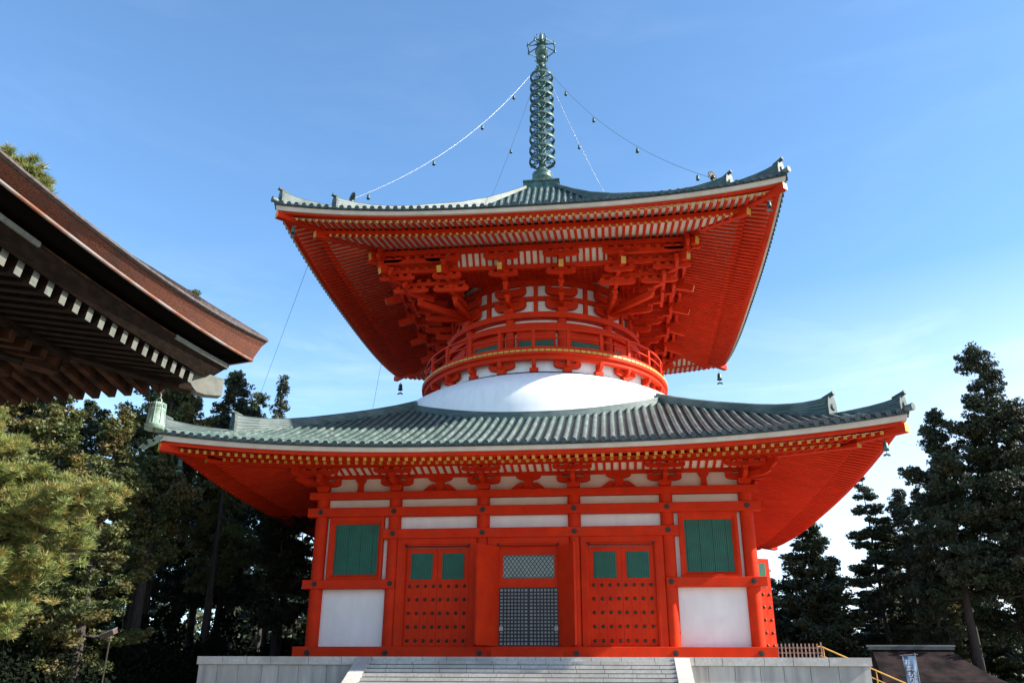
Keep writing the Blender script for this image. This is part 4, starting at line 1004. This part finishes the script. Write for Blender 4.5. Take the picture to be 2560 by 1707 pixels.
# big bell under the hall corner
bx, by = -4.12, -37.92
wb = thing('eave_bell', (bx,by,6.8), 'large pale green bronze bell with lattice band hanging under the hall eave corner', 'bell')
b = MB(); b.tube([(bx+0.0,by,6.90),(bx-0.02,by,6.72),(bx-0.01,by,6.62)],0.03,6,WOODR); b.tube([(bx-0.01,by,6.66),(bx+0.03,by,6.58),(bx,by,6.50)],0.014,6,POLEM); b.tube([(bx,by,6.60),(bx+0.06,by,6.70)],0.012,5,POLEM); b.build('hook', wb)
b = MB(); b.tube([(bx-0.055,by,6.43),(bx-0.045,by,6.50),(bx-0.015,by,6.535),(bx+0.015,by,6.535),(bx+0.045,by,6.50),(bx+0.055,by,6.43)],0.016,6,BELLM); b.build('loop', wb)
b = MB(); n = 12
pf = [(0.0,6.445),(0.10,6.44),(0.135,6.42),(0.14,6.405),(0.138,6.32),(0.15,6.31),(0.15,6.295),(0.142,6.285),(0.160,6.03),(0.178,6.02),(0.178,6.0),(0.168,5.99),(0.172,5.93),(0.15,5.93),(0.13,6.2),(0.0,6.38)]
b.lathe([(r,z) for r,z in pf],24,BELLM,c=(bx,by,0))
for i in range(8):
    a = 2*PI*(i+0.3)/8; c, s_ = math.cos(a), math.sin(a); b.tube([(bx+0.14*c,by+0.14*s_,6.42),(bx+0.146*c,by+0.146*s_,6.29),(bx+0.166*c,by+0.166*s_,6.0)],0.009,5,BELLM)
b.build('bell_body', wb)
for i in range(8):
    b = MB()
    a = 2*PI*(i+0.8)/8; M_ = Matrix.Translation((bx,by,0))@Matrix.Rotation(a,4,'Z'); b.M = M_
    b.box(-0.033,0.033,-0.1435,-0.137,6.335,6.395,BLACK)
    for q in (-0.018,0,0.018): b.box(q-0.003,q+0.003,-0.147,-0.1436,6.335,6.395,BELLM); 
    for q in (6.35,6.366,6.382): b.box(-0.033,0.033,-0.1465,-0.1437,q-0.003,q+0.003,BELLM)
    b.build('lattice_window', wb)
b = MB(); b.tube([(bx,by,6.3),(bx,by,5.80)],0.008,5,BRONZE)
fan = [(-0.27,-0.07),(-0.17,0.03),(-0.11,0.10),(0.0,0.05),(0.06,0.13),(0.15,0.10),(0.27,0.05),(0.20,-0.03),(0.07,-0.10),(0.0,-0.09),(-0.10,-0.15),(-0.14,-0.12)]
b.prism(fan,(bx,by-0.02,5.70),(0.96,-0.2,0.1),(-0.05,0.35,0.93),(0,0.012,0),BELLM)
b.cyl((bx-0.09,by-0.05,5.68),(bx-0.09,by-0.03,5.685),0.04,10,BLACK); b.cyl((bx+0.05,by-0.05,5.715),(bx+0.05,by-0.03,5.72),0.022,10,BLACK)
b.build('wind_catcher', wb)

# ================================================================== TREES
def leafmesh(name, centers, radii, per, size, m_, seed, flat=0.6, needle=False, lift=0.0):
    rg = np.random.default_rng(seed); C_ = np.repeat(np.array(centers,float),per,axis=0); R_ = np.repeat(np.array(radii,float),per)
    n = len(C_); d = rg.normal(size=(n,3)); d /= np.linalg.norm(d,axis=1)[:,None]; rr = rg.random(n)**0.45
    off = d*(rr*R_)[:,None]; off[:,2] *= flat; P = C_+off
    if needle:
        a = d.copy(); a[:,2] = np.abs(a[:,2])*0.6+lift; a += rg.normal(size=(n,3))*0.5
    else: a = rg.normal(size=(n,3))
    a /= np.linalg.norm(a,axis=1)[:,None]
    c = np.cross(a,rg.normal(size=(n,3))); c /= np.linalg.norm(c,axis=1)[:,None]
    s_ = size*(0.6+0.8*rg.random(n))[:,None]
    if needle: V = np.stack([P-c*s_*0.06, P+c*s_*0.06, P+a*s_],1)
    else: V = np.stack([P-c*s_*0.42-a*s_*0.3, P+c*s_*0.42-a*s_*0.3, P+a*s_*0.7],1)
    V = V.reshape(-1,3); me = bpy.data.meshes.new(name); me.vertices.add(3*n); me.vertices.foreach_set('co',V.ravel())
    me.loops.add(3*n); me.loops.foreach_set('vertex_index',np.arange(3*n)); me.polygons.add(n); me.polygons.foreach_set('loop_start',np.arange(n)*3)
    me.materials.append(m_); me.update(); me.validate(); return me
def conifer(seed, h, R, base, m_, bark=TRUNK, shape='cedar', whorls=26, per=46, lsize=0.34, tr=0.45, dens=1.0, cn=1.0, cr=1.0, cv=0.6, fl=0.62):
    rg = random.Random(seed); root = bpy.data.objects.new('conifer_tree',None); COL.objects.link(root)
    b = MB(); n = 10; lean = rg.uniform(-0.02,0.02)*h; pts = []
    for i in range(n+1):
        t = i/n; pts.append((lean*t*t+rg.uniform(-0.06,0.06),rg.uniform(-0.06,0.06),h*0.985*t))
    b.tube(pts,[tr*(1-0.93*(i/n)**0.9)*(1.35 if i==0 else 1) for i in range(n+1)],9,bark)
    cen = []; rad_ = []
    for w in range(whorls):
        t = (w+rg.random()*0.6)/whorls; z = h*(base+(1-base)*t)
        if shape == 'cedar': prof = math.sin(min(1,(1-t)*1.25+0.05)*PI/2)**0.85*(0.75+0.25*math.sin(t*23+seed)) 
        elif shape == 'cone': prof = (1-t)**0.85+0.05
        else: prof = math.sin((1-t)*PI*0.85+0.25)*0.95
        nb = rg.choice([3,4,5]) if shape!='cone' else rg.choice([4,5,6])
        for j in range(nb):
            if rg.random() > 0.93*dens: continue
            a = rg.uniform(0,2*PI); L = R*max(0.08,prof)*rg.uniform(0.55,1.12); dz = rg.uniform(-0.12,0.22)*L if shape!='cone' else rg.uniform(-0.16,0.05)*L
            x0 = lean*(z/h)**2; p0 = Vector((x0,0,z)); p1 = Vector((x0+L*math.cos(a),L*math.sin(a),z+dz)); pm = p0.lerp(p1,0.55)+Vector((0,0,-0.06*L))
            b.tube([p0,pm,p1],[0.03+0.02*L,0.02+0.01*L,0.012],5,bark,caps=False)
            m2 = max(3,int(L*4.2*cn)); sdv = Vector((-math.sin(a),math.cos(a),0))
            for q in range(m2):
                u = 0.28+0.76*(q+rg.random())/m2; sp = (0.30+0.20*L)*(1.25-u*0.8)
                pc = (p0.lerp(pm,u/0.55) if u<0.55 else pm.lerp(p1,(u-0.55)/0.45)) + sdv*rg.uniform(-1,1)*sp+Vector((0,0,rg.uniform(-0.5,0.6)*cv))
                cen.append(tuple(pc)); rad_.append(rg.uniform(0.22,0.50)*cr)
    b.build('trunk', root)
    cen.append((lean,0,h*0.985)); rad_.append(0.35)
    me = leafmesh('crown',cen,rad_,per,lsize,m_,seed,flat=fl); o = bpy.data.objects.new('crown',me); COL.objects.link(o); o.parent = root
    return root
protos = []
PR = {}
def proto(key, *a, **kw): PR[key] = conifer(*a, **kw); PR[key+'_used'] = False
proto('cedA', 11, 27, 5.4, 0.30, LEAFD, whorls=48, tr=0.6, per=44, lsize=0.19, dens=0.9, cr=1.15)
proto('cedB', 12, 24, 4.9, 0.36, LEAFD, whorls=38, tr=0.5, per=44, lsize=0.20, dens=0.9, cr=1.15)
proto('cedC', 13, 22, 4.3, 0.25, LEAFD, whorls=38, tr=0.45, per=42, lsize=0.20, dens=0.9, cr=1.1)
proto('cone', 14, 20, 4.4, 0.16, LEAFD, shape='cone', cn=1.5, whorls=23, per=54, tr=0.30, dens=0.95, lsize=0.18, cv=0.3, fl=0.5, cr=1.0)
proto('coneB', 15, 15.5, 5.0, 0.08, LEAFD, shape='cone', whorls=34, per=50, tr=0.32, lsize=0.19, cv=0.6, cr=1.0, cn=1.25)
proto('warmA', 16, 25, 3.6, 0.35, LEAFM, whorls=34, tr=0.42, per=46, lsize=0.19, dens=0.9, cr=1.1)
proto('warmB', 17, 20, 3.4, 0.16, LEAFM, whorls=32, tr=0.38, per=46, lsize=0.18, dens=0.9, cr=1.1)
proto('open', 23, 22, 4.4, 0.34, LEAFD, whorls=26, tr=0.34, per=40, dens=0.8, lsize=0.2)
proto('slim', 18, 28, 2.8, 0.58, LEAFD, whorls=26, per=34, tr=0.26, dens=0.75, lsize=0.18, cn=0.9)
proto('thin', 19, 26, 3.4, 0.66, LEAFD, whorls=14, per=42, tr=0.33, dens=0.85, lsize=0.19, cr=1.1)
def tree(key, x, y, h, label, group, rz=None, wide=1.0, name=None):
    H = {'cedA':27,'cedB':24,'cedC':22,'cone':20,'coneB':15.5,'warmA':25,'warmB':20,'slim':28,'open':22,'thin':26}[key]; s_ = h/H
    rz = rz if rz is not None else random.Random(int(x*10+y)).uniform(0,6.28)
    if not PR[key+'_used']:
        o = PR[key]; PR[key+'_used'] = True; o.location = (x,y,0); o.rotation_euler = (0,0,rz); o.scale = (s_*wide,s_*wide,s_); tag(o,label,'tree',group)
    else: o = dup(PR[key],(x,y,0),rz,(s_*wide,s_*wide,s_),label,group); o['category'] = 'tree'
    return o
GR = 'dark conifers right of the pagoda'; GL = 'conifers left of the pagoda'
tree('cedA',34.0,17.0,27.6,'tallest dark cedar at the right, its knobbly crown highest above the others',GR,rz=0.5)
tree('cedB',30.2,18.5,22.8,'dark cedar just right of the lower roof tip, left shoulder of the tallest cedar',GR,rz=2.1,wide=0.9)
tree('cedB',38.5,15.5,22.6,'dark cedar cut by the right edge of the photo, lower than the tallest cedar',GR,rz=4.0)
tree('cedC',28.6,20.5,16.8,'shorter dark cedar standing below the lower roof tip at right',GR,rz=1.0,wide=0.8)
tree('cedA',41.0,21.0,26.0,'dark cedar at the right border behind the cut one',GR,rz=3.0)
tree('cedC',35.5,22.0,21.0,'dark cedar filling in behind the tallest right cedar',GR,rz=5.0)
tree('cone',27.3,29.6,20.2,'slender layered fir with open sky around its pointed top, left of the big cedars',GR,rz=0.2,wide=0.95)
tree('coneB',20.7,26.2,15.9,'broad conical fir directly right of the pagoda wall above the picket fence',GR,rz=1.2,wide=1.2)
tree('cone',27.6,36.0,12.2,'small pale-green fir low between the broad fir and the layered fir',GR,rz=2.5,wide=1.2)
for i,(x,y,h,key,lab) in enumerate([
  (24.2,38,9.5,'coneB','low fir behind the right end of the terrace'),
  (31.5,40,14,'coneB','fir seen between bare trunks above the hut roof'),
  (35.5,38,13,'warmB','olive-tinted conifer behind the hut ridge'),
  (39.5,42,15,'coneB','fir between the trunks right of the hut'),
  (44.0,36,14,'warmB','olive-tinted conifer near the right border low down'),
  (17.5,33,13,'coneB','fir half hidden behind the pagoda side door'),
  (23.5,31,8.5,'coneB','small fir above the yellow handrail'),
  (48,40,17,'cedC','dark cedar low at the far right border'),
  (29.6,27,15.5,'open','airy dark conifer between the layered fir and the cedars'),
  (31.0,33,19,'open','tall airy conifer behind the left shoulder of the big cedars')]):
    tree(key,x,y,h,lab,GR,wide=1.15)
for i,(x,y,h,lab) in enumerate([(32.0,24,20,'bare straight trunk with a high crown, left of the hut ridge end'),(33.6,27,22,'bare trunk rising above the middle of the hut roof'),(36.4,25,21,'bare trunk right of the hut ridge'),(30.2,30,19,'thin bare trunk behind the layered fir')]):
    tree('thin',x,y,h,lab,GR)
# left side
tree('slim',-26.2,22.0,29.0,'slender conifer with a feathery pointed top, alone against the sky left of the dome',GL,rz=0.3,wide=0.85)
tree('thin',-28.4,21.0,27.2,'round-headed thin conifer beside the feathery pointed one',GL,rz=1.3,wide=1.0)
tree('warmA',-21.6,2.0,22.0,'yellowish conifer whose crown rises behind the hall eave tip',GL,rz=0.8,wide=0.95)
tree('warmA',-24.2,-1.0,23.0,'yellowish conifer just left of the one behind the eave tip',GL,rz=2.8,wide=0.9)
tree('warmA',-20.4,-8.4,23.4,'tall yellowish conifer peeping just over the bark roof edge',GL,rz=4.2,wide=0.8)
tree('warmB',-18.3,-16.5,13.5,'sunlit yellow-green conifer behind the big green bell, above the pine branch',GL,rz=0.9,wide=1.25)
tree('warmB',-21.6,-15.5,14.6,'sunlit yellow-green conifer at the left border above the pine',GL,rz=3.6,wide=1.25)
tree('warmA',-26.5,-12.0,20.5,'yellowish conifer filling the left border below the bark roof, behind the near pine',GL,rz=1.7,wide=1.1)
tree('cedC',-24.8,-17.5,16.5,'dark conifer at the left border between the hall rafters and the near pine',GL,rz=2.2,wide=1.1)
tree('cedC',-29.5,-9.0,22,'dark conifer at the far left under the hall rafters, behind the yellowish ones',GL,rz=0.4,wide=1.1)
rg = random.Random(21); labs = ['in the first row of the left wood','in the second row of the left wood','deep in the left wood']
spots = [(-17.5,4,16,'open'),(-15.5,14,15,'open'),(-20.5,9,17,'open'),(-24.5,10,20,'cedB'),(-18.5,18,18,'open'),(-13.5,20,14,'open'),(-22.5,17,20,'thin'),
 (-27.5,12,20,'cedB'),(-30.5,5,20,'cedB'),(-28,-4,18,'cedC'),(-24.5,-8.5,16,'cedC'),(-33,15,22,'cedB'),(-36,6,20,'cedA'),(-25,27,18,'open'),(-17,29,14,'open'),(-30,30,19,'open'),(-20.5,33,15,'open'),(-12.5,31,13,'open'),
 (-15.5,-2,14,'open'),(-12.6,13,12.5,'cedC')]
side = ['near the front','just behind the front row','under the left eave','at mid depth','close to the pagoda wall','farther back','by the left border','at the back']
for i,(x,y,h,key) in enumerate(spots):
    px = 'dark conifer of the left wood, %s' % ['below the green bell','left of the pale trunk','under the middle of the left eave','behind the yellowish crown','close behind the pale sunlit trunk','beside the pagoda corner column','bare-trunked under the left eave','behind the bell fin','far left behind the pine','left of the lamp hood','behind the lamp post','at the back under the roof tip','at the left border far back','farthest back below the eave','at the back near the pagoda wall','at the back above the lamp','in the gap left of the pale trunk','lowest one against the pagoda wall','in front between lamp and terrace end','short one touching the pagoda eave shadow'][i]
    tree(key,x,y,h,px,GL)
# trunks that read in the left wood
for i,(x,y,h,lab) in enumerate([(-19.2,-3,20,'dark bare trunk rising under the left eave'),(-16.6,1.5,18,'dark bare trunk nearest the left end of the terrace'),(-22.5,-5.5,21,'dark bare trunk right of the lamp post'),(-14.6,6,17,'thin dark trunk between the terrace end and the pale trunk')]):
    tree('thin',x,y,h,lab,GL)
# far woods so the gaps between trunks are not empty
def mass(name, label, xs, ys, n, hmin, hmax, seed, m_, ls=0.6, per=20):
    rg = random.Random(seed); cen = []; rr_ = []
    for i in range(n):
        x = rg.uniform(*xs); y = rg.uniform(*ys); h = rg.uniform(hmin,hmax)
        for q in range(7):
            z = h*(0.12+0.86*q/6); R = 2.6*(1-q/6.6)+0.3
            for _ in range(3): a = rg.uniform(0,6.28); cen.append((x+R*0.6*math.cos(a),y+R*0.6*math.sin(a),z)); rr_.append(0.7+R*0.38)
    me = leafmesh(name,cen,rr_,per,ls,m_,seed,flat=0.7); o = bpy.data.objects.new(name,me); COL.objects.link(o); tag(o,label,'wood',kind='stuff')
mass('distant_wood','dense dark wood closing the view behind the left trees',(-75,-12),(42,70),90,9,15,5,LEAFD)
mass('distant_wood','dense wood closing the view behind the right trees',(15,80),(48,75),80,6,10,6,LEAFD)
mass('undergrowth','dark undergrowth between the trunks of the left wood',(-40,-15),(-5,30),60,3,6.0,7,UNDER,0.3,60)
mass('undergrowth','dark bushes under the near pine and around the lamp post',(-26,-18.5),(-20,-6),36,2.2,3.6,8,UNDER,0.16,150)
# pale sunlit trunk and bright young tree next to the pagoda's left corner
pt = thing('pale_tree',(-15.0,9.0,0),'pale sunlit trunk with short dead branch stubs standing left of the pagoda corner','tree')
b = MB(); rg = random.Random(3)
b.tube([(-15.0+rg.uniform(-.04,.04),9.0,0.0+i*1.6) for i in range(8)],[0.36,0.33,0.31,0.29,0.27,0.24,0.2,0.14],10,TRUNKL)
for i in range(16):
    z = rg.uniform(3,11); a = rg.uniform(0,6.28); L = rg.uniform(0.5,1.4); b.tube([(-15,9,z),(-15+L*math.cos(a),9+L*math.sin(a),z+rg.uniform(-0.2,0.4))],[0.05,0.015],5,TRUNKL)
b.build('trunk', pt)
cen = [(-15+rg.uniform(-1.8,1.8),9+rg.uniform(-1.8,1.8),rg.uniform(8.5,13)) for _ in range(26)]
me = leafmesh('crown',cen,[0.8]*26,60,0.3,LEAFD,5); o = bpy.data.objects.new('crown',me); COL.objects.link(o); o.parent = pt; o.matrix_parent_inverse = Matrix.Translation(-pt.location)
yt = thing('young_tree',(-16.6,8.0,0),'bright green sunlit young tree left of the pale trunk','tree')
b = MB(); b.tube([(-16.6,8,0),(-16.6,8,6)],[0.09,0.03],7,TRUNK); b.build('trunk', yt)
cen = [(-16.6+rg.uniform(-1,1)*(1.3-0.12*z),8+rg.uniform(-1,1)*(1.3-0.12*z),z) for z in [rg.uniform(1.5,7.5) for _ in range(60)]]
me = leafmesh('crown',cen,[0.45]*60,60,0.22,LEAFB,6,flat=0.4); o = bpy.data.objects.new('crown',me); COL.objects.link(o); o.parent = yt; o.matrix_parent_inverse = Matrix.Translation(-yt.location)

# ---- near pine at the left
def pine(name, loc, branches, label, seed, per=150, nl=0.17, m_=PINE, trunkpts=None):
    rg = random.Random(seed); t = thing(name,loc,label,'tree'); b = MB()
    b.tube(trunkpts[0],trunkpts[1],12,TRUNK); cen = []; rad_ = []
    for (p0,p1,w,nt) in branches:
        p0 = Vector(p0); p1 = Vector(p1); L = (p1-p0).length; mid = p0.lerp(p1,0.5)+Vector((0,0,0.04*L))
        b.tube([p0,mid,p1],[0.05,0.035,0.012],6,TRUNK)
        dr = (p1-p0).normalized(); sd = dr.cross(Vector((0,0,1))).normalized()
        for i in range(nt):
            u = rg.random()**0.7; bp_ = (p0.lerp(mid,u*2) if u<0.5 else mid.lerp(p1,u*2-1)); ww = w*(1.15-u*0.75)
            tip = bp_+sd*rg.uniform(-1,1)*ww+dr*rg.uniform(0,0.35)+Vector((0,0,rg.uniform(-0.16,0.24)))
            if i%3==0: b.tube([bp_,tip],[0.012,0.005],4,TRUNK,caps=False)
            cen.append(tuple(tip)); rad_.append(rg.uniform(0.04,0.10))
    b.build('trunk', t)
    me = leafmesh('crown',cen,rad_,per,nl,m_,seed,flat=0.8,needle=True,lift=0.25); o = bpy.data.objects.new('crown',me); COL.objects.link(o); o.parent = t; o.matrix_parent_inverse = Matrix.Translation(-Vector(loc))
    return t
TPX, TPY = -9.9, -35.2
brs = []
rg = random.Random(9)
# (tip x offset, height) of the sprays seen in the photo, from top to bottom
tips = [(-9.6,6.9,-35.2),(-6.3,5.5,-35.0),(-6.6,5.25,-35.6),(-6.9,5.3,-34.6),(-6.9,4.65,-35.1),(-7.3,4.85,-35.8),(-6.95,4.3,-34.7),(-7.7,4.0,-35.4),(-7.4,3.7,-35.2),(-7.8,3.5,-35.0),(-8.2,3.75,-35.9),(-7.6,2.95,-35.2),(-8.2,3.05,-34.8),(-8.0,2.65,-35.4),(-8.6,2.5,-35.2),(-8.9,2.25,-35.1),(-8.9,5.2,-36.2),(-8.9,4.4,-36.3),(-9.1,3.6,-36.2),(-9.0,3.0,-36.0),(-8.2,5.7,-34.4),(-8.4,4.6,-34.4),(-9.3,6.6,-34.6),(-8.9,5.8,-35.3),(-8.6,5.9,-34.8)]
for (x,z,y) in tips:
    brs.append(((TPX+0.0,TPY,z-0.15-0.12*abs(x-TPX)),(x,y,z),0.34,34))
    brs.append(((TPX+0.2,TPY,z-0.35),(x-0.5,y+rg.uniform(-0.5,0.5),z-0.12),0.34,20))
pine('pine_tree',(TPX,TPY,0),brs,'near pine with yellow-green needle sprays filling the lower left border',31,per=110,nl=0.15,trunkpts=([(TPX-0.5,TPY,0),(TPX-0.2,TPY,3),(TPX,TPY,5.5),(TPX-0.3,TPY,8)],[0.22,0.18,0.12,0.03]))
# tall pine behind the hall whose tips show over the bark roof
brs = []
for (x,z,y) in [(-19.3,21.0,-25.8),(-18.6,20.75,-25.4),(-18.2,20.5,-25.2),(-19.8,20.4,-26.0),(-18.0,20.1,-25.0),(-19.0,19.9,-25.5),(-17.4,18.9,-24.2),(-17.8,18.5,-24.5),(-18.6,19.0,-25.2),(-17.9,19.4,-25.0)]:
    brs.append(((-20.5,-26.5,z-1.6),(x,y,z),0.55,60)); 
pine('tall_pine',(-20.5,-26.5,0),brs,'tips of a tall pine showing over the bark roof at the upper left border',32,per=70,nl=0.30,trunkpts=([(-20.6,-26.6,0),(-20.5,-26.5,10),(-20.5,-26.5,20)],[0.4,0.28,0.08]))
